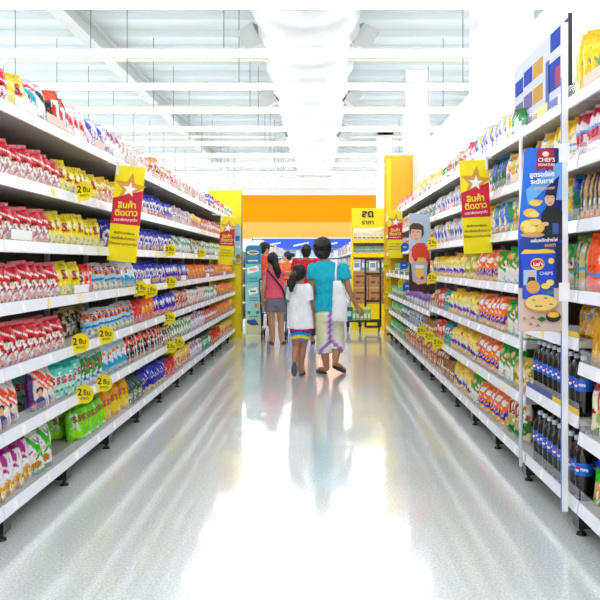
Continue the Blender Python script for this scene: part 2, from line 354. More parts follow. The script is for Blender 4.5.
# name: (words, width, height, thickness, layers, logo or None)
D = {
 'kidred': ('crimson and white cracker bag', .16, .20, .06, ['d8304c', ('s',0,.62,['b01028','fff4f0','f0b8b0','a01c30'],9,3), ('d',0,.16,'7c1838'), ('e',.55,.5,.2,.10,'fff8f4'), ('e',.52,.62,.09,.06,'2c1410'), ('e',.52,.53,.08,.07,'f0c8a8'), ('b',.68,.97,'d0101f',.35), ('b',.78,.84,'ffffff',.35), ('e',.3,.2,.1,.12,'7d1526'), ('e',.7,.2,.12,.1,'e88')if 0 else ('e',.7,.2,.12,.1,'e8a088')], None),
 'yelS': ('bright yellow snack bag', .15, .20, .065, ['fbe800', ('e',.5,.72,.3,.12,'fff6c8'), ('e',.3,.18,.1,.06,'5aa030'), ('e',.62,.12,.14,.05,'8cc040'), ('b',.9,.98,'e0c800')], ('S.', 'c0102a', .66, .075)),
 'orgS': ('vivid orange snack bag', .15, .19, .06, ['f55a1c', ('e',.5,.6,.3,.22,'ffe8d8'), ('e',.5,.12,.2,.06,'5aa030'), ('b',.9,1,'d84410')], ('S', 'b01030', .6, .09)),
 'confetti': ('orange-lettered sky blue snack bag', .16, .20, .055, ['a8d8e8', ('b',.66,.97,'cf5a28',.05), ('s',.66,.97,['f2a070','8c3418','ffe0c0'],9,5), ('s',.0,.34,['c8d870','3c4cae','f4f0e0','a04050'],8,9), ('b',.40,.50,'3a7cc0'), ('b',0,.06,'e8e4d8')], None),
 'navy': ('navy blue and white snack bag', .17, .21, .06, ['1c23a8', ('e',.62,.55,.3,.2,'f0f0ff'), ('e',.62,.55,.18,.1,'3038b8'), ('e',.3,.2,.2,.12,'e8e0d0'), ('e',.75,.2,.14,.1,'f2a050'), ('e',.5,.3,.14,.07,'c8302c')], None),
 'navyor': ('blue, white and orange snack bag', .17, .21, .06, ['2230c0', ('d',.0,.3,'f4f2f6',.5), ('e',.35,.65,.16,.14,'f8c070'), ('e',.6,.2,.3,.14,'e8582c'), ('e',.75,.7,.16,.12,'fdfdfd'), ('b',0,.08,'c8402c')], None),
 'ovals': ('white snack bag with red ovals', .16, .20, .055, ['efe9ee', ('e',.5,.45,.26,.14,'c02840'), ('e',.5,.45,.16,.08,'ffffff'), ('d',0,.12,'2a3a9c'), ('s',.68,1,['9aa0b8','d8c0c0'],7,2), ('e',.5,.12,.3,.08,'d88c70')], None),
 'spk_green': ('pale green speckled snack bag', .16, .20, .055, ['e9eee0', ('s',0,1,['8cb088','c8d8b8','b06858','f8f8f0'],8,4), ('b',.74,.92,'3f9a58',.6), ('e',.5,.42,.28,.12,'fffff8')], None),
 'spk_pink': ('pale pink speckled snack bag', .16, .21, .055, ['f3e2df', ('s',0,1,['d89890','b05068','f8f0ec','e8c090'],8,6), ('e',.5,.55,.26,.12,'fffafa'), ('e',.5,.2,.16,.1,'e09050')], None),
 'spk_mul': ('lilac and white speckled snack bag', .16, .21, .055, ['e8e0ea', ('s',0,1,['806898','c8b8d8','f6f2f4','a04868'],8,8), ('b',.46,.62,'fbf8fa')], None),
 'redw': ('red and white snack bag', .15, .20, .055, ['cc1c34', ('e',.5,.55,.3,.16,'fff4f2'), ('e',.5,.18,.22,.12,'e9c8a0'), ('d',.8,1,'9c1028')], None),
 'redplain': ('bright red snack bag', .13, .20, .05, ['d8162a', ('e',.5,.5,.2,.2,'f07060'), ('b',.88,1,'a81020')], None),
 'orgpk': ('orange and golden snack bag', .16, .20, .055, ['f07818', ('e',.5,.6,.3,.18,'ffc860'), ('e',.5,.2,.25,.14,'c83c1c'), ('e',.25,.4,.1,.1,'fff0d0')], None),
 'orgkid': ('orange and purple cracker bag', .16, .23, .06, ['f4e6e0', ('b',.62,.97,'f56018',.55), ('d',0,.2,'5c2c80'), ('e',.5,.46,.17,.1,'2c1c1c'), ('e',.5,.38,.13,.11,'efb890'), ('e',.5,.18,.24,.14,'3c4684'), ('e',.25,.12,.12,.1,'f07830'), ('b',.7,.76,'ffffff',.55)], None),
 'teal': ('mint green snack bag', .20, .22, .07, ['7ad8cc', ('e',.5,.5,.44,.2,'d8f4ee'), ('s',.05,.32,['3a9c60','d8f4ec','9adcd0'],8,7), ('b',.9,1,'3cb8a8')], ('S S S', 'cc1c34', .56, .06)),
 'grnw': ('dark green and white snack bag', .18, .22, .065, ['2a9c34', ('b',0,.36,'e8f2f8'), ('b',.2,.3,'1a6fc0',.2), ('b',.9,1,'c8d8c8'), ('e',.2,.7,.1,.2,'1a7a28')], ('S S', 'c01830', .64, .065)),
 'skyw': ('sky blue and white snack bag', .17, .21, .06, ['d8ecf4', ('b',0,.55,'28a8cc',.4), ('e',.5,.66,.3,.12,'fbfdff'), ('e',.7,.8,.12,.06,'f09030'), ('e',.6,.12,.12,.06,'e8d030')], ('S', 'c82038', .68, .05)),
 'blkorg': ('black and orange snack bag', .16, .22, .055, ['15141c', ('b',.74,.96,'f2571c',.3), ('b',0,.16,'f09040',.2), ('e',.45,.84,.1,.05,'fff0e0'), ('d',.82,1,'e8e4e8')], None),
 'darkmul': ('dark brown mixed snack bag', .15, .20, .055, ['5a3c34', ('s',0,1,['c8b080','8c2c30','2c2c2c','d8d0a0'],7,12)], None),
 'purgold': ('magenta and gold cracker bag', .17, .24, .065, ['f1eaea', ('b',.0,.34,'d9962c'), ('s',0,.3,['f2c860','b06a18','f8e0a8'],8,2), ('e',.5,.72,.2,.25,'b01c8c'), ('b',.93,1,'8c1470'), ('b',.40,.44,'e0b060',.3), ('e',.5,.46,.3,.06,'ffffff')], None),
 'grngold': ('green and white cracker bag', .17, .25, .065, ['f2f0ec', ('d',0,.26,'2c8c24'), ('b',.72,.96,'48b830',.9), ('e',.58,.26,.26,.09,'c48a3a'), ('b',0,.12,'38a028'), ('e',.6,.52,.2,.04,'d8c0a0'), ('e',.2,.86,.16,.1,'8c4c9c')], None),
 'lime': ('lime green snack bag', .22, .22, .08, ['8ce018', ('e',.3,.3,.2,.24,'a8f040'), ('b',.92,1,'5ca010')], ('S S S S', 'c01838', .68, .055)),
 'yelSS': ('amber-topped yellow snack bag', .22, .23, .08, ['ffe010', ('w',.72,1,'f0a018',1), ('s',.84,1,['d87018','f8c040'],6,4), ('e',.4,.1,.2,.06,'f8b820')], ('S S S S', 'b81838', .64, .06)),
 'dkgreen': ('dark green snack bag', .17, .21, .06, ['0c4c44', ('e',.6,.4,.24,.16,'b8b8a0'), ('e',.3,.7,.14,.1,'1c7868')], None),
 'navyyel': ('navy snack bag with a yellow foot', .17, .22, .06, ['2020a4', ('b',0,.24,'f8dc10',.1), ('e',.5,.6,.24,.12,'4c58d8'), ('e',.25,.8,.12,.08,'e8ecf8')], None),
 'grn': ('emerald green snack bag', .15, .20, .055, ['0f9a50', ('e',.5,.55,.2,.2,'e4fff0'), ('b',.8,1,'0a7038')], None),
 'yelpk': ('yellow and pink snack bag', .16, .20, .055, ['f4cc60', ('s',0,.6,['d87890','f8e0b0','b85c40'],7,3), ('e',.5,.75,.25,.1,'f8f0e0')], None),
 'whtred': ('white snack bag with red and yellow diagonals', .16, .23, .06, ['f4f2f4', ('b',.56,.82,'e02c28',.9), ('b',.0,.28,'f8bc18',.7), ('e',.7,.86,.14,.06,'e4c0c8')], None),
 'whtsky': ('pearly white snack bag with turquoise corner', .17, .24, .06, ['f3f1f2', ('b',.72,.9,'38b8cc',.7), ('e',.4,.14,.3,.1,'d8503c'), ('e',.6,.24,.14,.1,'8c5034'), ('b',.9,1,'c83858',.3)], None),
 'whtblk': ('white, red and black snack bag', .16, .24, .06, ['f4f0f0', ('b',.76,.95,'202028',.6), ('d',.1,.3,'c81c30',.3), ('e',.6,.16,.2,.1,'a85028')], None),
 'blkw': ('black and orange-trimmed snack bag', .17, .23, .06, ['f0ece8', ('d',0,.5,'1c2430'), ('b',.82,1,'f0601c'), ('d',.86,1,'141820'), ('e',.6,.5,.12,.2,'d8482c'), ('b',0,.16,'c87030')], None),
 'blured': ('blue and red slashed snack bag', .15, .23, .055, ['f2eef4', ('b',.55,.95,'1428b4',.9), ('b',.0,.26,'e02830',.9), ('e',.6,.6,.1,.08,'f8c828')], None),
 # right side
 'chipyel': ('yellow and blue chip bag', .18, .23, .07, ['f8dc18', ('e',.45,.5,.28,.14,'f7efc0'), ('b',.08,.34,'2434c0',.5), ('e',.3,.14,.2,.1,'f2b838'), ('e',.6,.78,.14,.07,'d82c28'), ('b',.9,1,'e8b810')], None),
 'yelbig': ('tall bright yellow chip bag', .20, .31, .075, ['f8dc10', ('e',.7,.3,.2,.2,'f4c820'), ('d',.55,.66,'a09068',.5), ('b',.9,1,'e8c400')], None),
 'chiporg': ('orange and blue chip bag', .18, .23, .07, ['ff7e28', ('e',.4,.78,.22,.1,'f8ece4'), ('b',.22,.48,'2a2cb0',-.2), ('b',0,.2,'f0b45c'), ('e',.7,.3,.14,.1,'f2b040'), ('d',0,.1,'f6e6da')], None),
 'chipgrn': ('green and white chip bag', .19, .24, .07, ['1c9c3c', ('b',0,.42,'f2f2ee',.4), ('e',.5,.62,.2,.1,'fbeae0'), ('e',.5,.64,.08,.06,'cc2424'), ('e',.6,.2,.14,.09,'b89858'), ('b',.0,.06,'5ccab4'), ('e',.2,.84,.16,.08,'e4b068')], None),
 'noodle': ('clear bag of golden pasta snacks', .18, .22, .065, ['d9aa55', ('s',0,1,['f2dca0','b47828','e8c478','8ca048'],9,7), ('e',.5,.6,.2,.14,'f4e2b8'), ('e',.5,.12,.16,.08,'e07838'), ('d',0,.12,'3c9c48')], None),
 'chipteal': ('teal chip bag', .15, .23, .06, ['0c8c90', ('e',.5,.6,.26,.14,'e8f4f0'), ('e',.5,.6,.12,.07,'c82838'), ('e',.5,.2,.2,.12,'2cb0ac')], None),
 'chipred': ('brick red chip bag', .15, .23, .06, ['c83424', ('e',.5,.6,.26,.14,'f8e4dc'), ('e',.5,.2,.2,.12,'e89868')], None),
 'mixpink': ('pink and cream mixed snack bag', .17, .22, .06, ['ecc8b4', ('s',0,1,['c84048','f2e8dc','e0a050','8c5030'],8,13), ('d',0,.1,'c02834')], None),
 'bluyel': ('blue, white and yellow striped chip bag', .16, .23, .06, ['f3f1f0', ('d',.15,.45,'2444b8',.5), ('d',.62,.9,'f2d020',.5), ('e',.5,.2,.2,.1,'e8a830')], None),
 'blugrn': ('large blue and green chip bag', .21, .27, .07, ['f2f0e0', ('d',.3,.6,'2878d0',.5), ('d',.6,.86,'10983c',.5), ('s',0,.3,['a8c848','f2e8a0','e07838'],8,3), ('d',.0,.1,'10803c',.3)], None),
 'goldblu': ('golden chip bag with blue and white trim', .20, .24, .07, ['e8b038', ('e',.5,.75,.3,.12,'f6e090'), ('b',.12,.3,'58a8e8',.5), ('s',.3,.62,['f4d068','c8802c','8c3030'],7,5), ('d',0,.16,'f2ecd8')], None),
 'yelwht': ('yellow and white chip bag with blue letters', .19, .27, .065, ['f8d030', ('e',.5,.5,.3,.2,'faf2d8'), ('b',.28,.34,'4898e0'), ('b',.4,.46,'4898e0'), ('b',0,.12,'e8e4e8')], None),
 'magnood': ('magenta and white instant noodle pack', .19, .26, .05, ['f1e8ee', ('b',.66,.96,'c01c48',.4), ('b',.60,.65,'58a8e8'), ('b',.3,.58,'b81844'), ('s',.34,.56,['f8f0f4','b81844'],8,6), ('e',.55,.16,.24,.16,'f2a018'), ('b',0,.06,'8c1030')], None),
 'brnblk': ('brown and black snack pack with a heart', .16, .27, .05, ['17161a', ('d',.1,.55,'c8a880'), ('e',.35,.84,.2,.09,'e88838'), ('e',.36,.5,.12,.12,'e8d090'), ('e',.36,.5,.05,.07,'d02020'), ('s',0,.24,['c88850','a03c20','e8b880'],8,8)], None),
 'grnblu': ('green and blue chip pack', .17, .27, .06, ['0c6c34', ('b',.52,.95,'1c3ca0',.6), ('e',.5,.14,.3,.07,'f8f4f0'), ('d',.8,1,'0a8c3c')], None),
 'greengold': ('green and gold chip pack', .17, .27, .065, ['0e7a34', ('d',.1,.42,'d8c084'), ('e',.32,.84,.14,.08,'f6e8e0'), ('e',.3,.14,.2,.1,'d8c8b8'), ('b',.44,.5,'4898d8')], None),
 'bigorg': ('big orange chip pack', .17, .28, .065, ['f0651c', ('e',.5,.6,.26,.12,'fbe6dc'), ('b',.3,.36,'4898d8'), ('e',.5,.6,.14,.06,'c82820')], None),
 'goldpk': ('golden foil chip pack with a blue corner', .19, .27, .07, ['cf9a1c', ('b',.8,.98,'2878c8',.5), ('e',.4,.86,.2,.07,'f2f0ec'), ('e',.5,.4,.28,.2,'e4b43c'), ('d',.84,1,'9ca0a8'), ('e',.2,.3,.12,.16,'f0c890')], None),
 'herb': ('cream and green chip pack with a dip bowl', .20, .29, .07, ['efe6cc', ('s',.4,1,['e8c070','c88038','f6efe0','b03c28'],6,9), ('b',0,.32,'147c34',-.5), ('e',.4,.34,.28,.14,'a8c080'), ('e',.4,.36,.16,.06,'e8a078')], None),
 'neon': ('neon green chip pack with a blue band', .20, .30, .075, ['28c41c', ('d',0,.3,'d8c890'), ('s',.1,.9,['28c41c','22b018'],5,2), ('b',.66,.84,'2434b8'), ('e',.18,.3,.12,.16,'e8a078'), ('e',.4,.6,.1,.05,'d82c8c')], None),
 'olive': ('olive and yellow mixed chip bag', .16, .22, .06, ['b8b020', ('e',.5,.6,.26,.14,'f0e4a0'), ('b',0,.3,'e8d880')], None),
 'tealbrn': ('teal and brown snack packet', .13, .20, .05, ['3c5c60', ('s',0,1,['7c3c34','2c2428','d8ccb8','38a0a0'],6,4)], None),
 'grnpk': ('leaf green snack packet', .14, .19, .05, ['2c9c50', ('e',.5,.5,.3,.2,'d8ecd0'), ('e',.5,.5,.14,.1,'b03c38')], None),
 'purpk': ('violet snack packet', .14, .19, .05, ['8058a0', ('s',0,.5,['e8d8b0','3c4ca0','f0e8f0'],7,4)], None),
 'stripe': ('brown striped biscuit packet', .14, .20, .05, ['c08a54', ('d',.1,.2,'7c4a28'), ('d',.35,.45,'7c4a28'), ('d',.6,.7,'7c4a28'), ('d',.85,.95,'7c4a28'), ('b',.4,.56,'f0e0c0')], None),
 'blugry': ('slate blue snack packet', .14, .19, .05, ['6c84b8', ('s',0,1,['d8e0e8','3c5498','c8b088'],7,14)], None),
 'whtpk': ('white and pink snack packet', .15, .22, .055, ['f6f2f4', ('s',.1,.8,['e08ca0','f4e4e8','a8b8d8'],6,4), ('b',.8,1,'d84860')], None),
}
def half_t(u, v, t):
    e_ = np.clip(1-np.abs(2*u-1)**2.6, 0, 1)**.55
    p = np.clip(v/.1+.30, 0, 1)**.6*np.clip((1-v)/.28, 0, 1)**.62
    return t/2*e_*p+.0012
def grid(w, h, t, nu, nv, lay, seed, hb):
    U, V = np.meshgrid(np.linspace(0, 1, nu), np.linspace(0, 1, nv))
    rs = np.random.RandomState(seed)
    wid = w*(1-.09*np.sin(PI*np.clip(V, 0, 1)**.8)-.30*np.clip((V-.62)/.38, 0, 1)**1.9-.12*np.clip((.14-V)/.14, 0, 1)**1.5)
    ph = rs.uniform(0, 6, 6)
    wr = (.0035*np.sin(U*17+ph[0]+3*V)*np.exp(-((V-.93)/.14)**2)+.003*np.sin(U*21+ph[1])*np.exp(-((V-.03)/.09)**2)
          +.0028*np.sin(9*U+11*V+ph[2])*np.sin(7*V-5*U+ph[3]))*(t/.06)*1.5
    X = (U-.5)*wid; Z = V*hb+.004*np.sin(U*3+ph[4])*V
    T = half_t(U, V, t)
    edge = np.clip(1-np.abs(2*U-1)**6, 0, 1)
    Yf = -T+wr*edge; Yb = T-.6*wr*edge
    colf = paint(lay, U, V, seed)
    return X, Z, Yf, Yb, colf
BM = {}
def bag_mesh(key, nu=26, nv=36, lod=0):
    kk = (key, lod)
    if kk in BM: return BM[kk]
    words, w, h, t, lay, logo = D[key]
    lay = [l for l in lay if l]
    sh = .018; hb = h-sh
    sd = sum(map(ord, key))
    X, Z, Yf, Yb, cf = grid(w, h, t, nu, nv, lay, sd, hb)
    N = nu*nv
    V = np.concatenate([np.stack([X, Yf, Z], -1).reshape(-1, 3), np.stack([X, Yb, Z], -1).reshape(-1, 3)])
    CCc = np.concatenate([cf.reshape(-1, 3), cf[:, ::-1].reshape(-1, 3)])
    fs = []
    for j in range(nv-1):
        for i in range(nu-1):
            a = j*nu+i; fs.append((a, a+1, a+nu+1, a+nu)); fs.append((N+a, N+a+nu, N+a+nu+1, N+a+1))
    for j in range(nv-1):
        a = j*nu; fs.append((a, a+nu, N+a+nu, N+a)); a = j*nu+nu-1; fs.append((a, N+a, N+a+nu, a+nu))
    for i in range(nu-1):
        a = i; fs.append((a, N+a, N+a+1, a+1)); a = (nv-1)*nu+i; fs.append((a, a+1, N+a+1, N+a))
    V[:, 2] -= V[:, 2].min()
    if lod == 2:
        BM[kk] = (V, fs, CCc); return BM[kk]
    me = bpy.data.meshes.new('bag'); me.from_pydata(V.tolist(), [], fs)
    at = me.color_attributes.new('Print', 'FLOAT_COLOR', 'POINT')
    at.data.foreach_set('color', np.concatenate([CCc, np.ones((len(V), 1))], 1).ravel().astype(np.float32))
    me.polygons.foreach_set('use_smooth', [True]*len(fs)); me.materials.append(FOIL); me.update()
    top = cf[-2].mean(0)
    # crimped seal
    s = MB(); ns = 18; vs = []; 
    for z in (0, sh):
        for i in range(ns+1):
            x = (i/ns-.5)*w*.70; zz = z-.002 if z == 0 else z+(.002 if i % 2 else -.001)
            vs.append((x, .0016*math.sin(i*1.9)-.001, zz)); vs.append((x, .0016*math.sin(i*1.9)+.001, zz))
    n1 = 2*(ns+1); ff = []
    for i in range(ns):
        a = 2*i; ff += [(a, a+2, n1+a+2, n1+a), (a+1, n1+a+1, n1+a+3, a+3), (n1+a, n1+a+2, n1+a+3, n1+a+1)]
    ff += [(0, n1, n1+1, 1), (2*ns, 2*ns+1, n1+2*ns+1, n1+2*ns)]
    s.add(vs, ff)
    sm = bpy.data.meshes.new('top_seal'); sm.from_pydata(s.v, [], s.f)
    at = sm.color_attributes.new('Print', 'FLOAT_COLOR', 'POINT'); cc = np.tile(np.append(top, 1), (len(s.v), 1)); at.data.foreach_set('color', cc.ravel().astype(np.float32))
    sm.materials.append(FOIL)
    lg = None
    if logo:
        txt, colr, lv, size = logo
        lg = text_mesh(txt, size, 'CENTER', .035, .0006)
        xs = np.zeros(len(lg.vertices)*3); lg.vertices.foreach_get('co', xs); xs = xs.reshape(-1, 3)
        width = xs[:, 0].max()-xs[:, 0].min()
        if width > w*.8: xs[:, 0] *= w*.8/width
        zz = xs[:, 2]+lv*hb
        U = xs[:, 0]/w+.5; Vv = zz/hb
        xs[:, 2] = zz; xs[:, 1] = xs[:, 1]-half_t(np.clip(U, 0, 1), np.clip(Vv, 0, 1), t)-.005
        lg.vertices.foreach_set('co', xs.ravel()); lg.materials.clear(); lg.materials.append(mat('logo_'+colr, colr, .4))
    BM[kk] = (me, sm, lg, hb); return BM[kk]
# runs: side, shelf, [(x_from, x_to, product[, opts])]; x in photo columns along the shelf edge
LR = {
 1: [(-40,-8,'kidred'),(-8,20,'kidred'),(20,33,'yelS'),(33,43,'whtsky'),(43,55,'whtblk'),(55,71,'blkw'),(72,92,'whtred'),(93,110,'blured'),(110,122,'spk_mul'),(122,150,'spk_pink'),(150,180,'mixpink'),(180,206,'spk_pink'),(206,216,'navy'),(216,225,'redw'),(225,235,'spk_green')],
 2: [(-30,64,'kidred'),(64,102,'yelS'),(102,135,'yelpk'),(135,163,'navy'),(163,174,'navyor'),(174,192,'ovals'),(192,202,'yelpk'),(202,234,'redw')],
 3: [(-30,54,'kidred'),(54,104,'yelS'),(108,175,'navy'),(175,192,'spk_green'),(193,203,'darkmul'),(203,234,'spk_green')],
 4: [(-30,60,'kidred'),(61,84,'yelS'),(85,96,'orgS'),(98,124,'confetti'),(124,136,'skyw'),(136,165,'navy'),(165,190,'navyor'),(190,206,'orgpk'),(206,216,'redw'),(216,234,'orgpk')],
 5: [(-25,21,'kidred'),(23,68,'kidred'),(70,96,'darkmul','back'),(97,138,'confetti'),(138,146,'redplain'),(146,156,'orgpk'),(156,178,'navyor'),(178,190,'mixpink'),(190,205,'spk_pink'),(205,218,'spk_green'),(218,235,'orgpk')],
 6: [(-30,24,'orgkid'),(25,42,'teal','back'),(43,58,'orgkid'),(60,84,'teal'),(86,106,'grnw'),(106,130,'skyw'),(130,165,'blkorg'),(165,175,'darkmul'),(175,193,'spk_green'),(193,205,'spk_mul'),(205,218,'redw'),(218,231,'orgpk'),(231,236,'yelpk')],
 7: [(-30,37,'purgold'),(38,60,'grngold'),(62,82,'lime','back'),(83,107,'lime'),(108,131,'yelSS'),(132,145,'dkgreen'),(145,168,'navyyel'),(168,178,'redplain'),(178,192,'yelpk'),(192,203,'spk_mul'),(203,213,'grn'),(213,222,'redplain'),(222,235,'yelpk')],
}
RR = {
 1: [(680,594,'grn'),(592,568,'yelbig'),(566,513,'chipgrn','back'),(512,505,'grn'),(504,473,'bluyel'),(473,462,'whtpk'),(462,447,'mixpink'),(446,440,'grn'),(438,412,'chipyel'),(412,396,'redw')],
 2: [(680,574,'magnood'),(572,548,'yelwht'),(546,525,'goldblu'),(524,503,'goldblu'),(503,490,'grnblu'),(489,460,'bluyel'),(460,433,'bluyel'),(432,408,'tealbrn'),(408,394,'mixpink')],
 3: [(680,580,'brnblk'),(579,568,'grnblu'),(566,526,'goldblu'),(525,509,'noodle'),(508,490,'blugrn'),(489,462,'chipyel'),(462,432,'bluyel'),(431,394,'mixpink')],
 4: [(680,584,'bigorg'),(583,568,'greengold'),(566,524,'chipgrn'),(521,497,'chipgrn'),(496,474,'chiporg'),(473,464,'olive'),(463,430,'chipyel'),(429,412,'mixpink'),(412,394,'grnpk')],
 5: [(680,595,'goldpk'),(594,568,'goldpk'),(525,504,'chipgrn'),(503,476,'chiporg'),(475,447,'chipyel'),(446,441,'chipteal'),(440,436,'chipred'),(436,428,'mixpink'),(427,418,'purpk'),(418,404,'purpk'),(404,391,'grnpk')],
 6: [(690,584,'herb'),(524,513,'noodle'),(512,497,'chipgrn'),(496,476,'chiporg'),(475,450,'chipyel'),(449,442,'chipteal'),(441,435,'chipred'),(433,421,'stripe'),(420,408,'blugry'),(408,400,'chipteal'),(400,391,'grnpk')],
 7: [(700,584,'neon'),(534,517,'noodle'),(516,503,'herb'),(502,478,'chiporg'),(477,470,'chipgrn'),(470,452,'chipyel'),(451,441,'stripe'),(440,420,'mixpink'),(419,405,'mixpink'),(404,390,'grnpk')],
}
SHN = {1:'top shelf',2:'second shelf',3:'third shelf',4:'fourth shelf',5:'fifth shelf',6:'sixth shelf',7:'bottom shelf'}
ang = math.radians(30)
entries = []      # side, shelf, key, x, y, z, rz, k, run, back
rnd = random.Random(21)
for side, R_ in (('left', LR), ('right', RR)):
    sx = -1 if side == 'left' else 1
    X0 = XL if side == 'left' else XR
    for sh, runs in R_.items():
        seen = {}
        for ri, r in enumerate(runs):
            key = r[2]; back = len(r) > 3
            w, h, t = D[key][1], D[key][2], D[key][3]
            a = ang if w < .2 else math.radians(24)
            off = .022+.5*w*math.sin(a)+.5*t*math.cos(a)*.8
            if back: off += .14
            xc = X0+off-.05
            if side == 'left': ya, yb = xc*F/(VX-r[0]), xc*F/(VX-r[1])
            else: ya, yb = xc*F/(r[0]-VX), xc*F/(r[1]-VX)
            lim = (YEL_END-.08) if side == 'left' else (YRE-.08)
            yb = min(yb, lim); sp = max(t/math.sin(a)*1.06, w*.84)
            y = ya+.5*sp; k = 0
            if side == 'right' and sh >= 6: ya_lim = 3.66 if r[0] > 580 else 0
            if side == 'right' and r[0] < 600 and r[1] > 566: a = math.radians(58); sp = t*1.25; off = .03+.5*w*math.sin(a)+.2*t; yb = min(yb, 4.2); y = ya+.4*t
            if side == 'right' and r[0] > 600: a = math.radians(60); sp = t*1.3; off = .03+.5*w*math.sin(a)+.2*t; ya = 3.3; yb = 3.75 if sh >= 6 else min(yb+.05, 3.95); y = ya+.04
            nn = max(1, round((yb-ya)/sp)); sp = max((yb-ya)/nn, sp*.9)
            while y < yb-.3*sp+.001 or k == 0:
                if side == 'right' and sh in (5, 6, 7) and (3.745 if sh > 5 else 9) < y < 4.84: break
                if side == 'left': z = LZ[sh-1]
                else:
                    if y < 3.77: z = RZ[sh-1]
                    elif y < 4.74: z = RZP[sh-1]
                    elif y < 8.85: z = RZ[sh-1]
                    else: z = RZF[sh-1]
                z += .045
                cf_ = (.115, ) 
                seen[key] = seen.get(key, 0)+1
                entries.append(dict(side=side, sh=sh, key=key, x=sx*(X0+off+rnd.uniform(0, .022)), y=y+rnd.uniform(-.008, .008), z=z, rz=-sx*(PI/2-a)+rnd.uniform(-.13, .13), k=seen[key], back=back, sc=rnd.uniform(.90, 1.06)))
                # a second bag standing close behind
                if not back and key in ('yelS', 'lime', 'chipyel', 'chiporg', 'noodle', 'kidred', 'chipgrn', 'navy', 'goldblu', 'magnood', 'brnblk', 'yelSS') and sh > 1 and k % 2 == 0 and y < 7.2:
                    entries.append(dict(side=side, sh=sh, key=key, x=sx*(X0+off+.13), y=y+.09, z=z, rz=-sx*(PI/2-a)+rnd.uniform(-.05, .05), k=0, back=True, sc=1.0))
                y += sp; k += 1
# headroom: keep each bag under the shelf above it
for e in entries:
    if e['sh'] > 1:
        zs = LZ if e['side'] == 'left' else (RZP if 3.77 <= e['y'] < 4.74 else RZ if e['y'] < 8.85 else RZF)
        room = zs[e['sh']-2]-e['z']-.006
        e['sc'] = min(e['sc'], room/D[e['key']][2]) if room > .05 else 0
    if e['k'] == 0: e['sc'] *= .97
for sidename, objname in (('left', 'cracker_bag'), ('right', 'chip_bag')):
    es = sorted([e for e in entries if e['side'] == sidename and e['sc'] > 0], key=lambda e: e['y'])
    inv, rest = es[:300], es[300:]
    cnt2 = {}
    for e in inv:
        key = e['key']; near = e['y'] < 7.6
        me, sm, lg, hb = bag_mesh(key)
        o = link(objname, me, None, (e['x'], e['y'], e['z']), e['rz']); s_ = e['sc']; o.scale = (min(1, s_+.1), 1, s_); o.rotation_euler = (rnd.uniform(-.10, .03), -.07*(-1 if sidename == 'left' else .2)*-1+rnd.uniform(-.05, .05), e['rz'])
        wd = D[key][0]
        if e['k'] == 0:
            c_ = cnt2[(key, e['sh'])] = cnt2.get((key, e['sh']), 0)+1
            lab = 'rear-row %s, %s from camera, %s %s' % (wd, ORD[c_-1], sidename, SHN[e['sh']])
        else:
            lab = '%s, %s from the camera, %s %s' % (wd, ORD[e['k']-1], sidename, SHN[e['sh']])
        tag(o, lab, 'snack bag', '%ss on the %s %s' % (wd, sidename, SHN[e['sh']]))
        if near:
            link('top_seal', sm, o, (0, 0, hb))
            if lg: link('logo', lg, o)
    V = []; FF = []; CV = []; n0 = 0
    for e in rest:
        v, f, c = bag_mesh(e['key'], 9, 11, 2)
        cs, sn = math.cos(e['rz']), math.sin(e['rz']); s_ = e['sc']
        x, y, z = v[:, 0]*min(1, s_+.1), v[:, 1], v[:, 2]*s_
        V.append(np.stack([x*cs-y*sn+e['x'], x*sn+y*cs+e['y'], z+e['z']], -1)); FF += [tuple(i+n0 for i in q) for q in f]; CV.append(c); n0 += len(v)
    if rest:
        me = bpy.data.meshes.new(objname+'s'); me.from_pydata(np.concatenate(V).tolist(), [], FF)
        at = me.color_attributes.new('Print', 'FLOAT_COLOR', 'POINT'); cc = np.concatenate(CV); at.data.foreach_set('color', np.concatenate([cc, np.ones((len(cc), 1))], 1).ravel().astype(np.float32))
        me.polygons.foreach_set('use_smooth', [True]*len(FF)); me.materials.append(FOIL)
        o = link('far_'+objname+'s', me); o['kind'] = 'stuff'
        tag(o, 'small colourful snack bags filling the far end of the %s shelves' % sidename, 'snack bags')
    print(sidename, len(inv), len(rest), inv[-1]['y'])
# ------------------------------------------------------------------ bottles of cola
bp_ = bpy.data.objects.new('cola_bottle', MB().lathe([(.034,0),(.040,.006),(.042,.03),(.0405,.07),(.042,.12),(.042,.19),(.036,.225),(.020,.255),(.0135,.268),(.0135,.276)], 18, mat('cola_dark', '0d0a0c', .08, spec=.7)).mesh('cola_bottle', smooth=True)); COL.objects.link(bp_)
MB().lathe([(.0426,.122),(.0428,.125),(.0428,.178),(.0426,.181)], 18, mat('cola_label', '1668d8', .3)).build('label', None, bp_, smooth=True)
MB().lathe([(.0152,.268),(.0156,.27),(.0152,.288),(.012,.290)], 12, mat('cap_white', 'd4dce8', .4)).build('cap', None, bp_, smooth=True)
MB().prism([(.012*math.cos(a), .012*math.sin(a)) for a in np.linspace(0, PI, 9)], -.0445, -.0425, mat('globe_red', 'e01c30', .4)).build('emblem', None, bp_, loc=(0, 0, .153))
MB().prism([(.012*math.cos(a), .012*math.sin(a)) for a in np.linspace(PI, 2*PI, 9)], -.0445, -.0425, mat('globe_white', 'ffffff', .4)).build('emblem', None, bp_, loc=(0, 0, .151))
put_text('PEPSI', .017, (.018, -.0405, .152), WHITE, bp_, .03, rz=.42, name='lettering', align='LEFT')
index_kids(); first = True
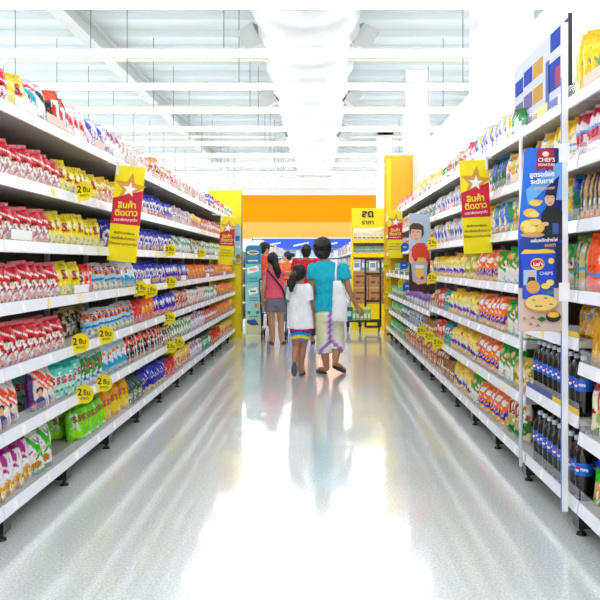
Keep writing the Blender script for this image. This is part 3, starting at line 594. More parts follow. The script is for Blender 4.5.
for zi, (z, nm) in enumerate(((.518+.045, 'upper'), (.114+.045, 'lower'))):
    for row in range(2):
        for k in range(9):
            o = bp_ if first else copy_tree(bp_); first = False
            o.location = (XR+.062+.095*row, 3.86+.094*k+.03*row, z); o.rotation_euler = (0, 0, -PI/2+.35+rnd.uniform(-.2, .2))
            tag(o, 'blue-labelled cola bottle, %s in the %s row, %s of the two cola shelves' % (ORD[k], 'front' if row == 0 else 'rear', nm), 'bottle', 'cola bottles beside the white post')
# ------------------------------------------------------------------ posts and bracket of the promo bay
t = thing('display_post', 'tall white square post standing in front of the cola bottles', 'post', (XR-.030, 3.87, 0))
MB().box(-.013, .015, -.013, .013, .10, 2.46).build('post', STEEL, t)
MB().box(-.015, -.0135, -.006, .006, .10, 2.2).build('groove', mat('post_blue', '5d74c0', .4), t)
for z in (1.83, 1.16): MB().box(-.03, .02, -.02, -.013, z-.045, z+.045).build('clamp', WHITE, t)
t = thing('display_post', 'slim white tube post at the far side of the cola shelves', 'post', (XR-.025, 4.72, 0))
MB().tube([(0, 0, .10), (0, 0, 2.02), (.01, 0, 2.07)], .011, 10).build('post', STEEL, t, smooth=True)
for z in (2.05, .95): MB().tube([(0, 0, z), (.04, 0, z)], .008, 8).build('hook', STEEL, t, smooth=True)
# ------------------------------------------------------------------ printed cards
class Card:
    """a printed flat board; shapes are layered print on its face, given in a grid local to the card"""
    def __init__(s, x0, y0, k): s.x0, s.y0, s.k, s.n, s.mb = x0, y0, k, 0, MB()
    def p(s, x, y): return ((x-s.x0)*s.k, -(y-s.y0)*s.k)
    def base(s, pts, col, th=.006): s.mb.prism([s.p(*q) for q in pts], 0, th, mat('print_'+col, col, .42)); return s
    def poly(s, pts, col):
        s.n += 1; s.mb.prism([s.p(*q) for q in pts], -.0003*s.n, -.0003*s.n+.00025, mat('print_'+col, col, .42)); return s
    def ell(s, x, y, rx, ry, col, seg=18, a0=0, a1=2*PI):
        return s.poly([(x+rx*math.cos(a0+(a1-a0)*i/seg), y+ry*math.sin(a0+(a1-a0)*i/seg)) for i in range(seg if a1-a0 > 6.2 else seg+1)], col)
    def rect(s, x0, y0, x1, y1, col): return s.poly([(x0,y0),(x1,y0),(x1,y1),(x0,y1)], col)
    def text(s, body, x, y, hpx, col, parent, bold=.02, roll=0):
        q = s.p(x, y); s.n += 1
        return put_text(body, hpx*s.k, (q[0], -.0003*s.n-.0008, q[1]), mat('print_'+col, col, .42), parent, bold, roll=roll)
def place_card(card, name, label, cat, px, py, Y, rz=0, roll=0, board='printed_board', group=None):
    x, z = P(px, py, Y); t = thing(name, label, cat, (x, Y, z), 0, group); t.rotation_euler = (0, roll, rz)
    card.mb.build(board, None, t); return t
# the tall blue poster
k = 3.86/F; c = Card(544, 240, k)
c.base([(524,152),(526,149),(529,148),(565.5,148),(565.5,331),(518,331),(519,262),(518,236),(519,222),(522,190)], '1f6fe0')
c.poly([(546,148),(565,148),(565,312),(546,292)], '101c70').poly([(565,156),(565,170),(528,205),(526,190)], '6cb4f4').poly([(564,160),(564,200),(556,200),(560,170)], '7ea8ec')
c.poly([(519,240),(540,225),(560,225),(564,275),(564,331),(519,331)], '123c9c').rect(518.3, 288, 565, 330.8, 'd8bfb2').rect(556, 243, 565, 288, '101c50')
c.poly([(537,149),(554,149),(553,171),(545,168.5),(536,171)], 'b01c34').ell(545.5, 154, 3.4, 2.6, 'f4e4cc')
# chips in a bowl, chef figure
c.poly([(541,238),(541,214),(546,207),(556,206),(563,212),(564.5,240)], '1c1c26').ell(549.5, 199, 5, 7, 'e8b898').poly([(544.2,198),(545,193.5),(549,191.6),(554,193),(555.2,199),(553.5,195.6),(546,195.4)], '241814').rect(546.5,197,548.2,197.7,'30201c').rect(551,197,552.8,197.7,'30201c').rect(548,202.8,551.5,203.5,'b84840')
c.ell(535, 203, 6, 3.4, 'f4cc60').ell(540, 201.5, 2.4, 1.4, 'e8b84c').ell(530, 213, 7, 4.4, 'f0c458').ell(534, 214.5, 5, 3, 'f8d878').ell(532, 227, 12.5, 8, 'e8b444').ell(526, 224, 5, 3.4, 'f8dc80').ell(535, 222, 6, 3.2, 'f6d264').ell(530, 229, 7, 3.6, 'f8dc80').ell(539, 228, 4, 3.4, 'f2c850').ell(528,219,1.2,.8,'4c8c3c',8).ell(536,226,1.2,.8,'4c8c3c',8).ell(532,235,12,2.4,'d8a468').ell(545, 224, 3.4, 2, 'e8b898').rect(552,223,558,234,'3c5c9c')
# printed bag of chips
c.poly([(519,253),(555,252),(553,270),(553.5,298),(522,299),(522,275)], '1448d0').poly([(520,254),(524,249.5),(534,250),(545,249),(553,250),(555,253)], 'f6cc50')
c.ell(537, 264, 7, 6, 'f4d040').ell(537, 263.5, 6.4, 3.8, 'd81c2c').rect(523, 270, 536, 285, 'a8c8e8').ell(531, 274, 2.4, 3, 'e8b898').poly([(526,284),(528,277),(534,277),(536,284)], '28262c')
c.ell(532.5, 287, 7, 6.5, 'd8a050').ell(550.5, 261, 3, 3, 'f6d860').ell(545, 286, 4.5, 3, 'f6d450').ell(549.5, 282.5, 4, 3, 'f8dc70').rect(546,291,553,294,'1c8c4c')
c.ell(540.5, 304, 17, 9, 'c88850').ell(540.5, 302.5, 16.2, 8, 'f0cc74')
for q in ((533,300),(545,298),(540,306),(550,304),(536,306)): c.ell(q[0], q[1], 2, .8, '6c8c38', 8)
c.ell(552.5, 316.5, 7.6, 5.4, '1c1a20').ell(552.5, 314.5, 6, 3, 'f0b830').poly([(536,319),(541,316),(546,319),(541,322)], '2c5c30')
for q in ((523.5,318),(532,317),(530,323.5),(537,325)): c.poly([(q[0]-2.4,q[1]+1.6),(q[0],q[1]-2),(q[0]+2.4,q[1]+1.6)], 'b87848')
t = place_card(c, 'promo_poster', 'tall blue chip poster with a chef and red ribbon on the white post', 'poster', 544, 240, 3.86)
c.text("CHEF'S", 545.5, 160.5, 5.6, 'ffffff', t, .01); c.text('SIGNATURE', 545.5, 165.3, 3.2, 'ffffff', t, .01)
c.text('สูตรอร่อย', 541, 175, 6.4, 'ffffff', t, .03, -.05); c.text('ระดับเชฟ', 541, 181.8, 6.4, 'ffffff', t, .03, -.05); c.text('มาตรฐานเชฟ', 543, 188.6, 4, 'f0b890', t, .02, -.03)
c.text('แผ่นหยักย่างไฟ', 543, 240.5, 4.4, 'ffffff', t, .02, -.05); c.text('อบเตา', 549, 245.2, 4.4, 'f2b838', t, .02, -.05)
c.text("Lay's", 537, 264, 5, 'ffffff', t, .02, -.1); c.text("CHEF'S", 545, 273.5, 4.4, 'cfe0ff', t)
# red-jacket poster
c = Card(419.5, 252, 8.7/F)
c.base([(409,213),(430,215),(431,250),(429,292),(409,291)], 'b8c6d8')
c.poly([(409,291),(409,262),(412,250),(416,245),(424,245),(429,250),(430.5,262),(429,292)], 'b82420').poly([(409,291),(409,262),(413,268),(426,268),(430,262),(429,292)], '3c1420')
c.poly([(413,246),(417,243),(424,243),(429,249),(430,259),(411,259),(410,252)], 'dc3c24')
c.ell(415.8, 233.5, 5.2, 8, 'eab498').poly([(409.3,232),(409.5,226),(413,223),(419,223.3),(423.5,226),(424,234),(421.5,239),(421.5,230),(411.5,229),(410.3,236)], '4c3428')
c.rect(412.6,231.5,414.6,232.2,'2c1c18').rect(417,231.5,419,232.2,'2c1c18').rect(415.2,238.6,418,239.3,'b04438').poly([(415,233),(416,236.5),(414.6,236.5)], 'd09878')
c.poly([(411,262),(412,261),(427.5,262),(426.5,281),(412.5,281)], 'b4b4bc').ell(419.5, 273, 4.6, 4.6, 'f2c850').poly([(416,262),(418,257.5),(425,258),(427.5,262)], 'f4b848').rect(415.4,265,424,268.4,'f0eef0').ell(422,278,1.8,1.8,'b02838')
c.poly([(409,255),(411,250),(412,252),(411.5,256),(414,261),(411,264),(409,262)], 'eab498').poly([(413,281),(420,279.5),(427,280),(427,283),(418,284.5)], 'eab498')
t = place_card(c, 'promo_poster', 'grey poster of a person in a red jacket holding a chip bag', 'poster', 419.5, 252, 8.7)
c.text('SNACK', 420, 217.5, 3.4, '8ca0bc', t, .0) if 0 else None
# end-board picture on the left and pale blue standing banner
c = Card(253, 290, 14.6/F)
c.base([(245.4,248),(247,245.5),(251,245),(257,245),(260,246),(261.2,249),(261.2,334),(245.4,334)], '58b8dc')
c.poly([(245.6,249),(247.5,246),(259.5,246),(261,249),(261,264),(245.6,264)], '1878c8').rect(245.6,264,261,276,'6cc4e4').rect(245.6,300,261,318,'8cd0e4').rect(245.6,318,261,333.8,'c8cca4').poly([(245.6,284),(261,281),(261,300),(245.6,303)], '86c8e6')
c.ell(253, 252.5, 6, 2.2, 'e8d8a0').ell(253, 252.5, 4.6, 1.2, '4c7cb0').rect(248.5,255,257.5,258,'3c88b8').rect(248,260,258,261.4,'d8e0b0')
c.poly([(247,268),(258,265),(259,271),(248,274)], 'f0f6fa').ell(253,269.5,4,1.5,'e0a8b8').poly([(248,290),(257,287),(258,293),(249,295)], 'eef4fa').rect(250,290.5,256,292,'3858a0').ell(256, 305.5, 1.7, 2, 'e0682c').ell(249,312.5,1.5,1.6,'3c6c84').ell(257.5,312.5,1.5,1.6,'3c6c84').poly([(247,320),(255,319),(259,325),(252,325.5),(247,323)], '1c50b0')
for y in (278, 281, 297.5, 300, 316): c.rect(249, y, 257.5, y+.8, '3c80a8')
t = place_card(c, 'standing_banner', 'narrow pale blue banner standing on the floor at the left aisle end', 'banner', 253, 290, 14.6)
MB().box(-.16, .16, -.1, .12, -CH+.49-.49+.495, .0).build('base', WHITE, t) if 0 else None
c = Card(237, 250, 13.945/F)
c.base([(235,224),(238.6,224),(241,228),(241,264),(234.6,264)], 'b4dce8').rect(235.4,236,239.6,241,'2c6cb4').ell(238, 258, 3, 4.6, 'e8a040').ell(238,256.5,2.2,2,'4c8c3c').rect(235,246,240,248,'eef4f8')
place_card(c, 'promo_poster', 'small pale blue picture card hung on the left yellow end board', 'poster', 237, 250, 13.945)
# star signs
def star(cx, cy, r, r2, rot): return [(cx+(r if i % 2 == 0 else r2)*math.sin(rot+i*PI/5), cy-(r if i % 2 == 0 else r2)*math.cos(rot+i*PI/5)) for i in range(10)]
def star_sign(label, px, py, Y, sx, roll, rz=0):
    c = Card(0, 0, .0068)        # 31 x 98 units
    c.base([(-15,0),(15,0),(15,98),(-15,98)], 'ffe600', .003)
    c.poly(star(1, 23, 17, 7.4, .12), 'e0a03c').poly([(-15,34),(15,24),(15,60),(-15,60)], 'd3173c').poly(star(1, 24, 8, 3.2, .12), 'fdfbff')
    for y in (69, 74.5, 80): c.n += 0
    x, z = P(px, py, Y); t = thing('hanging_sign', label, 'sign', (x, Y, z), rz, 'yellow and red star signs on the shelf edges'); t.rotation_euler = (0, roll, rz)
    c.mb.build('sign_board', None, t)
    c.text('สินค้า', 0, 40.5, 8.6, 'ffe23a', t, .03, -.06); c.text('ติดดาว', 0, 48.3, 8.6, 'ffe23a', t, .03, -.06); c.text('ราคาพิเศษทุกวัน', 0, 55.3, 3.7, 'ffffff', t, .01, -.05)
    c.text('สินค้าราคาพิเศษ', 0, 69, 3.3, '5a4a10', t, .01); c.text('เลือกซื้อสินค้าติดดาว', 0, 74.5, 3.3, '5a4a10', t, .01); c.text('ได้ทุกสาขาทุกวันเท่านั้น', 0, 80, 3.2, '5a4a10', t, .01)
    a = MB(); reach = sx*((XL if sx < 0 else XR)+.02-abs(x))
    a.box(-.008, .008, -.006, -.002, -.07, .02, M=Matrix.Translation((sx*.09, 0, 0))); a.box(min(sx*.09, reach), max(sx*.09, reach), -.006, .004, .004, .018)
    a.build('bracket', STEEL, t); return t
star_sign('large yellow and red star sign hanging at the left shelves, nearest the camera', 131, 166, 5.55, -1, .10)
star_sign('small yellow and red star sign hanging at the far end of the left shelves', 228.2, 216.2, 11.0, -1, .06)
star_sign('large yellow and red star sign hanging at the right shelves', 473.5, 160, 5.7, 1, -.05)
star_sign('small yellow and red star sign beside the red-jacket poster', 395.2, 210.5, 11.2, 1, 0)
# round stickers
def roundel(col, ink, txt):
    root = bpy.data.objects.new('price_roundel', None); COL.objects.link(root)
    b = MB(); b.prism([(.058*math.cos(a), .058*math.sin(a)) for a in np.linspace(0, 2*PI, 29)[:-1]], 0, .002); b.prism([(-.052,-.026),(-.055,-.075),(-.01,-.055)], .0004, .0016)
    b.build('disc', col, root)
    if txt:
        put_text('2', .058, (-.030, -.0012, .008), ink, root, .02, name='numeral'); put_text('ชิ้น', .041, (.016, -.0012, .006), ink, root, .015); put_text('ถูกกว่า', .021, (.002, -.0012, -.026), ink, root, .0)
    else: put_text('ลด', .035, (0, -.0012, 0), ink, root, .02)
    return root
yr = roundel(YEL, INK, True); br = roundel(mat('roundel_blue', '1c5fd0', .4), WHITE, False); index_kids(); uy = ub = False
RD = [(84,191,'y','below the large left star sign, second shelf'),(80,343,'y','left fifth shelf, the nearer of two'),(106,335,'y','left fifth shelf, the farther of two'),(84.5,394,'y','left sixth shelf, the nearer of two'),(104,383,'y','left sixth shelf, the farther of two'),
 (170,250,'y','left third shelf, nearer'),(201,253,'y','left third shelf, farther'),(141,288.5,'y','left fourth shelf, overlapping its neighbour in front'),(151,290.5,'y','left fourth shelf, half hidden by its neighbour'),(171,282,'y','left fourth shelf, the farthest'),
 (169.5,318,'y','left fifth shelf, alone halfway along'),(171,347,'y','left sixth shelf, front one of an overlapping pair'),(179,342.5,'y','left sixth shelf, rear one of an overlapping pair'),
 (432.5,243,'y','right of the red-jacket poster, upper'),(432.5,278,'y','right of the red-jacket poster, lower'),(421.5,331,'y','right sixth shelf, farthest of three'),(429,336,'y','right sixth shelf, middle of three'),(438,343,'y','right sixth shelf, nearest of three'),
 (405,247,'b','left of the red-jacket poster, topmost'),(404,265,'b','left of the red-jacket poster, middle'),(407,286,'b','left of the red-jacket poster, lowest'),
 (386,266.5,'y','right end panel, topmost'),(387.5,280,'y','right end panel, second from the top'),(402,283,'y','right far fourth shelf'),(386.5,294.5,'y','right end panel, third from the top'),(387,310.5,'y','right end panel, lowest')]
for px, py, c_, lab in RD:
    X = -(XL-.035) if px < 319 else XR-.045
    if 380 < px < 390: X = XR-.03
    Y = X*F/(px-VX)
    x, z = P(px, py, Y)
    if c_ == 'y': o = copy_tree(yr) if uy else yr; uy = True
    else: o = copy_tree(br) if ub else br; ub = True
    o.location = (x, Y, z); o.rotation_euler = (0, rnd.uniform(-.08, .08), -.12 if X < 0 else .12)
    if py in (330,) or px == 429: o.location.y -= .03
    tag(o, ('yellow' if c_ == 'y' else 'blue')+' round price tag, '+lab, 'price tag', ('yellow' if c_ == 'y' else 'blue')+' round price tags')
# picture board standing on the right top shelf
t = thing('picture_board', 'white and blue picture board standing on the right top shelf', 'display board', (1.36, 4.36, 2.10))
b = MB(); b.box(0, .012, 0, 1.22, 0, .54, mat('board_pale', 'd6dae8', .7, spec=.15))
bl = mat('board_blue', '1840b4', .7, spec=.15); ye = mat('board_gold', 'd0a040', .7, spec=.15); pk = mat('board_mauve', '7c6ca0', .7, spec=.15); wh = mat('board_white', 'ffffff', .3); rd = mat('board_red', 'b04868', .7, spec=.15)
b.box(-.001, 0, 0, .38, .0, .15, bl); b.box(-.001, 0, 0, .38, .20, .37, bl); b.box(-.001, 0, 0, .34, .43, .54, bl); b.box(-.0015, -.001, .1, .24, .21, .32, rd); b.box(-.0015, -.001, .02, .36, .06, .08, wh)
b.box(-.001, 0, .36, .44, 0, .40, mat('board_band', '5c78c8', .7, spec=.15))
for z in (.04, .2, .36): b.box(-.001, 0, .50, .72, z, z+.1, ye); b.box(-.001, 0, .74, .95, z, z+.1, pk if z < .3 else bl); b.box(-.001, 0, .97, 1.18, z-.02, z+.08, bl if z > .3 else pk)
b.build('printed_board', None, t)
MB().box(-.004, .016, -.012, 0, 0, .56).build('edge_trim', mat('edge_dark', '2c2620', .5), t)
# ------------------------------------------------------------------ people
def remesh(name, mb, m, parent, voxel, smooth=4, colf=None, disp=0, dscale=.12):
    me = mb.mesh(name); o = bpy.data.objects.new(name, me); COL.objects.link(o)
    r = o.modifiers.new('r', 'REMESH'); r.mode = 'VOXEL'; r.voxel_size = voxel; r.use_smooth_shade = True
    s = o.modifiers.new('s', 'SMOOTH'); s.factor = .5; s.iterations = smooth
    if disp:
        tx = bpy.data.textures.get('folds%g' % dscale) or bpy.data.textures.new('folds%g' % dscale, 'CLOUDS'); tx.noise_scale = dscale
        d = o.modifiers.new('d', 'DISPLACE'); d.texture = tx; d.strength = disp; d.mid_level = .5
    bpy.context.view_layer.update(); dg = bpy.context.evaluated_depsgraph_get()
    me2 = bpy.data.meshes.new_from_object(o.evaluated_get(dg)); bpy.data.objects.remove(o)
    me2.materials.clear(); me2.materials.append(m)
    me2.polygons.foreach_set('use_smooth', [True]*len(me2.polygons))
    if colf:
        co = np.zeros(len(me2.vertices)*3); me2.vertices.foreach_get('co', co); co = co.reshape(-1, 3)
        c = colf(co); at = me2.color_attributes.new('Print', 'FLOAT_COLOR', 'POINT')
        at.data.foreach_set('color', np.concatenate([c, np.ones((len(c), 1))], 1).ravel().astype(np.float32))
    return link(name, me2, parent)
def ell(mb, c, r, M=None, seg=16):
    vs = []; fs = []; n_ = seg//2
    for i in range(1, n_):
        ph = PI*i/n_
        for k in range(seg):
            th = 2*PI*k/seg; vs.append(Vector((r[0]*math.sin(ph)*math.cos(th), r[1]*math.sin(ph)*math.sin(th), r[2]*math.cos(ph))))
    vs += [Vector((0, 0, r[2])), Vector((0, 0, -r[2]))]
    for i in range(n_-2):
        for k in range(seg):
            k2 = (k+1) % seg; fs.append((i*seg+k, (i+1)*seg+k, (i+1)*seg+k2, i*seg+k2))
    T, Bm = len(vs)-2, len(vs)-1
    for k in range(seg):
        k2 = (k+1) % seg; fs.append((T, k, k2)); fs.append((Bm, (n_-2)*seg+k2, (n_-2)*seg+k))
    if M: vs = [M @ v for v in vs]
    mb.add([v+Vector(c) for v in vs], fs)
def limb(mb, pts, rs, round_=True):
    mb.tube(pts, rs, 14)
    if round_:
        for p, r in zip(pts, rs): ell(mb, p, (r*.99, r*.99, r*.99), seg=12)
def loft(mb, rings, seg=22):          # rings (cx, cy, z, rx, ry)
    vs = []; fs = []
    for cx, cy, z, rx, ry_ in rings:
        for k in range(seg):
            a = 2*PI*k/seg; vs.append((cx+rx*math.copysign(abs(math.cos(a))**.9, math.cos(a)), cy+ry_*math.copysign(abs(math.sin(a))**.9, math.sin(a)), z))
    for i in range(len(rings)-1):
        for k in range(seg):
            k2 = (k+1) % seg; fs.append((i*seg+k, i*seg+k2, (i+1)*seg+k2, (i+1)*seg+k))
    fs += [tuple(reversed(range(seg))), tuple(range((len(rings)-1)*seg, len(rings)*seg))]
    mb.add(vs, fs)
def hand(mb, w, d, n_, s, side_w=1.0, curl=.5):
    w, d, n_ = Vector(w), Vector(d).normalized(), Vector(n_); sd = d.cross(n_).normalized(); n_ = sd.cross(d).normalized()
    q = s*side_w
    for i, (o, L_) in enumerate(((-.026, .9), (-.009, 1), (.009, .95), (.026, .75))):
        b = w+d*(.082*s)+sd*(o*q); limb(mb, [w+sd*(o*q*.5), b], [.014*s, .012*s])
        p = b; dd = d; pts = [p]
        for j, l in enumerate((.036, .024, .020)):
            a = curl*(.5+.5*j); dd = (d*math.cos(a)+n_*math.sin(a)).normalized(); p = p+dd*(l*L_*s); pts.append(p)
        limb(mb, pts, [.0095*s, .0088*s, .008*s, .007*s])
    b = w+d*(.02*s)-sd*(.024*q); t1 = b+(d*.7-sd*.7+n_*.3).normalized()*.036*s; t2 = t1+(d*.9+n_*.4).normalized()*.028*s
    limb(mb, [b, t1, t2], [.013*s, .0105*s, .009*s])
def foot(mb, heel, toe, s):
    h, t = Vector(heel), Vector(toe); d = t-h
    limb(mb, [h+d*.1+Vector((0,0,.03*s)), h+d*.45+Vector((0,0,.03*s)), h+d*.85+Vector((0,0,.02*s))], [.028*s, .030*s, .022*s])
    sdv = d.cross(Vector((0,0,1))).normalized() if abs(d.normalized().z) < .95 else Vector((1,0,0))
    for o in (-.022, .0, .022): limb(mb, [h+d*.6+sdv*o*s+Vector((0,0,.018*s)), h+d*(.97-abs(o)*1.2)+sdv*o*s+Vector((0,0,.013*s))], [.017*s, .011*s])
def sandal(parent, heel, toe, up, m, s, strap=True):
    h, t, up = Vector(heel), Vector(toe), Vector(up).normalized(); d = (t-h); Ln = d.length; d.normalize(); sd = d.cross(up).normalized(); up = sd.cross(d)
    b = MB(); pts = []
    for i in range(20):
        a = 2*PI*i/20; l = (.5-.5*math.cos(a)); wd = (.030+.012*l)*s*math.sin(a)
        pts.append(h+d*(-.008+(Ln+.02)*l)+sd*wd)
    vs = [p-up*.018*s for p in pts]+[p for p in pts]
    b.add(vs, [tuple(range(20)), tuple(reversed(range(20, 40)))]+[(i, (i+1) % 20, (i+1) % 20+20, i+20) for i in range(20)])
    o = b.build('sandal', m, parent)
    if strap:
        MB().tube([h+d*Ln*.5+sd*.036*s, h+d*Ln*.62+sd*.022*s+up*.045*s, h+d*Ln*.78+up*.04*s, h+d*Ln*.62-sd*.022*s+up*.045*s, h+d*Ln*.5-sd*.036*s], .006*s, 6).build('strap', m, o, smooth=True)
SKIN = mat('skin_tan', 'b98262', .5, bump=.1, bscale=60, var=.06); SKIN2 = mat('skin_light', 'cf9a78', .5, bump=.1, bscale=60, var=.06)
HAIR = mat('hair_black', '0a0808', .5, bump=.6, bscale=90); EYE = mat('eye_dark', '1a1210', .2); LIP = mat('lip', 'a85c50', .5)
def person(label, Y, ox, J, s, skin, group=None, yaw=0):
    """J: joint name -> (column, row, depth offset) read off the photo at the person's own distance"""
    t = thing('person', label, 'person', ((ox-VX)*Y/F, Y, 0), 0, group); X0_ = (ox-VX)*Y/F
    def q(px, py, dy=0):
        return Vector(((px-VX)*(Y+dy)/F-X0_, dy, CH-(py-VY)*(Y+dy)/F))
    K = {a: q(*b_) for a, b_ in J.items()}
    for a in ('fl','tl','fr','tr'): K[a].z = max(K[a].z, .022)
    b = MB(); Mh = Matrix.Rotation(yaw, 4, 'Z'); hd = K['head']
    ell(b, hd, (.074*s, .092*s, .105*s), Mh, 20)
    for v, r in (((0, .055, -.06), (.045, .045, .05)), ((0, .098, -.012), (.013, .018, .022)), ((.074, -.005, -.01), (.010, .02, .03)), ((-.074, -.005, -.01), (.010, .02, .03)), ((0, .085, -.055), (.024, .012, .010))):
        ell(b, hd+(Mh @ Vector(v))*s, tuple(x*s for x in r), Mh, 12)
    limb(b, [hd+Vector((0, -.02, -.06*s)), K['neck']+Vector((0, -.01, -.03))], [.048*s, .055*s])
    sl, sr, ch, wa, hp = K['sl'], K['sr'], K['chest'], K['waist'], K['hip']; sw = (sr-sl).length/2
    loft(b, [(hp.x, hp.y, hp.z-.09*s, .13*s, .085*s), (hp.x, hp.y, hp.z, .155*s, .10*s), (wa.x, wa.y, wa.z, .122*s, .082*s), (ch.x, ch.y, ch.z, sw*.92, .095*s), (K['neck'].x, K['neck'].y, (sl.z+sr.z)/2+.015, sw*.8, .07*s), (K['neck'].x, K['neck'].y, K['neck'].z, .06*s, .055*s)])
    for a in 'lr':
        limb(b, [K['s'+a], K['e'+a], K['w'+a]], [.044*s, .035*s, .025*s])
        d = K['w'+a]-K['e'+a]
        hand(b, K['w'+a], J.get('hd'+a) and (K['hd'+a]-K['w'+a]) or d, (0, .8, 0) if a == 'l' else (-.3, .8, 0), s*.95, 1 if a == 'l' else -1)
        limb(b, [K['h'+a], (K['h'+a]+K['k'+a])/2, K['k'+a], K['k'+a]*.65+K['a'+a]*.35+Vector((0, -.012, 0)), K['a'+a]], [.082*s, .070*s, .052*s, .053*s, .034*s])
        limb(b, [K['a'+a], K['f'+a]*.8+K['t'+a]*.2+Vector((0, 0, .03*s))], [.034*s, .03*s])
        foot(b, K['f'+a], K['t'+a], s)
    remesh('body', b, skin, t, .0062*max(s, .8), 3)
    for sx in (-1, 1):
        e_ = MB(); ell(e_, hd+(Mh @ Vector((sx*.03, .086, .01)))*s, (.012*s, .008*s, .007*s), Mh, 10); e_.build('eye', EYE, t, smooth=True)
    e_ = MB(); ell(e_, hd+(Mh @ Vector((0, .094, -.055)))*s, (.02*s, .008*s, .006*s), Mh, 10); e_.build('mouth', LIP, t, smooth=True)
    return t, K, q, Mh
def hair_short(t, hd, s, Mh, low=-.05, m=HAIR):
    b = MB()
    ell(b, hd+(Mh @ Vector((0, -.012, .02)))*s, (.088*s, .098*s, .105*s), Mh, 18)
    ell(b, hd+(Mh @ Vector((0, -.045, -.03+low)))*s, (.078*s, .055*s, .07*s), Mh, 14)
    cut = hd+(Mh @ Vector((0, .10, -.02)))*s
    return b
def cut_face(co): return co
def shirt(t, K, s, m, hem_z, sleeve=.6, r=1.16, disp=.02, hemw=None, colf=None, slr=.062, flare=1.0):
    b = MB(); sl, sr, ch, wa, hp = K['sl'], K['sr'], K['chest'], K['waist'], K['hip']; sw = (sr-sl).length/2
    fz = max(0, min(1, (wa.z-hem_z)/max(.01, wa.z-hp.z))); hx = wa.x*(1-fz)+hp.x*fz
    hw = hemw or .17*s
    loft(b, [(hx, wa.y-.01, hem_z, hw*flare, .118*s*flare), (hx*.5+wa.x*.5, wa.y, (hem_z+wa.z)/2+.02, hw*.96, .112*s), (wa.x, wa.y, wa.z+.02, max(hw*.88, .14*s), .105*s), (ch.x, ch.y, ch.z, sw*1.06, .115*s), (K['neck'].x, K['neck'].y, (sl.z+sr.z)/2+.028*s, sw*.86, .088*s), (K['neck'].x, K['neck'].y-.005, K['neck'].z-.012*s, .078*s, .066*s)])
    for a in 'lr':
        S, E_ = K['s'+a], K['e'+a]
        if sleeve > 0: b.tube([S+Vector((0,0,.004)), S.lerp(E_, sleeve*.5), S.lerp(E_, sleeve)], [.060*s, slr*s, (slr+.004)*s], 16)
        ell(b, S, (.062*s, .062*s, .058*s), seg=14)
    return remesh('shirt', b, m, t, .008*max(s, .8), 3, colf, disp, .09)
def trousers(t, K, s, m, top_z, fr, name='trousers', r0=.10, r1=.075, disp=.014, colf=None):
    b = MB(); hp = K['hip']
    loft(b, [(hp.x, hp.y, hp.z-.10*s, .155*s, .112*s), (hp.x, hp.y, hp.z-.02*s, .172*s, .122*s), (hp.x, hp.y, top_z, .145*s, .102*s)])
    for a in 'lr':
        h, k_, an = K['h'+a], K['k'+a], K['a'+a]
        if fr <= 1: pts = [h+Vector((0,0,.0)), h.lerp(k_, fr*.5), h.lerp(k_, fr)]; rs = [r0*s, (r0+r1)/2*s, r1*s]
        else: pts = [h, h.lerp(k_, .5), k_, k_.lerp(an, fr-1)]; rs = [r0*s, (r0*.6+r1*.4)*s, (r0*.4+r1*.6)*s, r1*s]
        b.tube(pts, rs, 16)
    return remesh(name, b, m, t, .008*max(s, .8), 2, colf, disp, .08)
# --- woman in turquoise
J = dict(head=(322.5,248.3,.0), neck=(325.5,260), sl=(312.5,267.5), sr=(343,267.5), chest=(327.5,276), waist=(328.5,296), hip=(329.5,313),
         el=(312,290,-.02), wl=(313.5,313,.02), hdl=(314.3,322,.03), er=(349,290,-.02), wr=(356.5,306,.02), hdr=(362,313,.03),
         hl=(323.5,316), hr=(336,316), kl=(323.5,343,.02), kr=(337,343,.06), al=(326.7,368,.0), ar=(335.4,362,-.05),
         fl=(326.5,374,-.02), tl=(317.5,374.2,.13), fr=(333,365.5,-.10), tr=(345,373.8,.06))
t, K, q, Mh = person('woman in a turquoise t-shirt and tie-dyed trousers walking away hand in hand', 9.37, 328, J, 1.0, SKIN, yaw=-.35)
hd = K['head']; b = MB()
ell(b, hd+Vector((-.002, -.02, .022)), (.108, .104, .112), None, 20); ell(b, hd+Vector((.0, -.05, -.055)), (.095, .06, .075), None, 16); ell(b, hd+Vector((.07, .0, .0)), (.036, .06, .07), None, 12); ell(b, hd+Vector((-.07, .0, -.02)), (.036, .06, .07), None, 12)
remesh('hair', b, HAIR, t, .008, 2, None, .025, .05)
e_ = MB(); ell(e_, hd+Vector((.108, .012, -.03)), (.014, .018, .032), None, 10); e_.build('ear', SKIN, t, smooth=True)
shirt(t, K, 1.0, mat('cloth_turquoise', '10b4cc', .85, var=.08, bscale=14), q(330, 310.8).z,   .52, hemw=.178, slr=.066, disp=.03)
def tie(co):
    Yp = 9.37; px = VX+((co[:, 0]+(328-VX)*Yp/F))*F/Yp; py = VY+(CH-co[:, 2])*F/Yp
    base = np.tile(C('eef0c4'), (len(co), 1)); pu = C('b07cc0'); wv = C('f4eef4')
    d1 = np.where(py < 341, np.abs(px-330), 99)
    def seg(ax, ay, bx, by):
        vx, vy = bx-ax, by-ay; tt = np.clip(((px-ax)*vx+(py-ay)*vy)/(vx*vx+vy*vy), 0, 1); return np.hypot(px-ax-tt*vx, py-ay-tt*vy)
    d = np.minimum(d1, np.minimum(seg(330, 340, 317, 356), seg(330, 340, 342, 350)))+.8*np.sin(py*1.1+px*.7)
    k1 = np.clip((6.5-d)/3, 0, 1)[:, None]; k2 = np.clip((2.6-d)/1.8, 0, 1)[:, None]
    c_ = base*(1-k1)+wv*k1; return c_*(1-k2)+pu*k2
trousers(t, K, 1.0, CLOTH_P, q(330, 309).z, 1.42, 'trousers', .096, .084, .02, tie)
SOLE = mat('sandal_dark', '3d3430', .7)
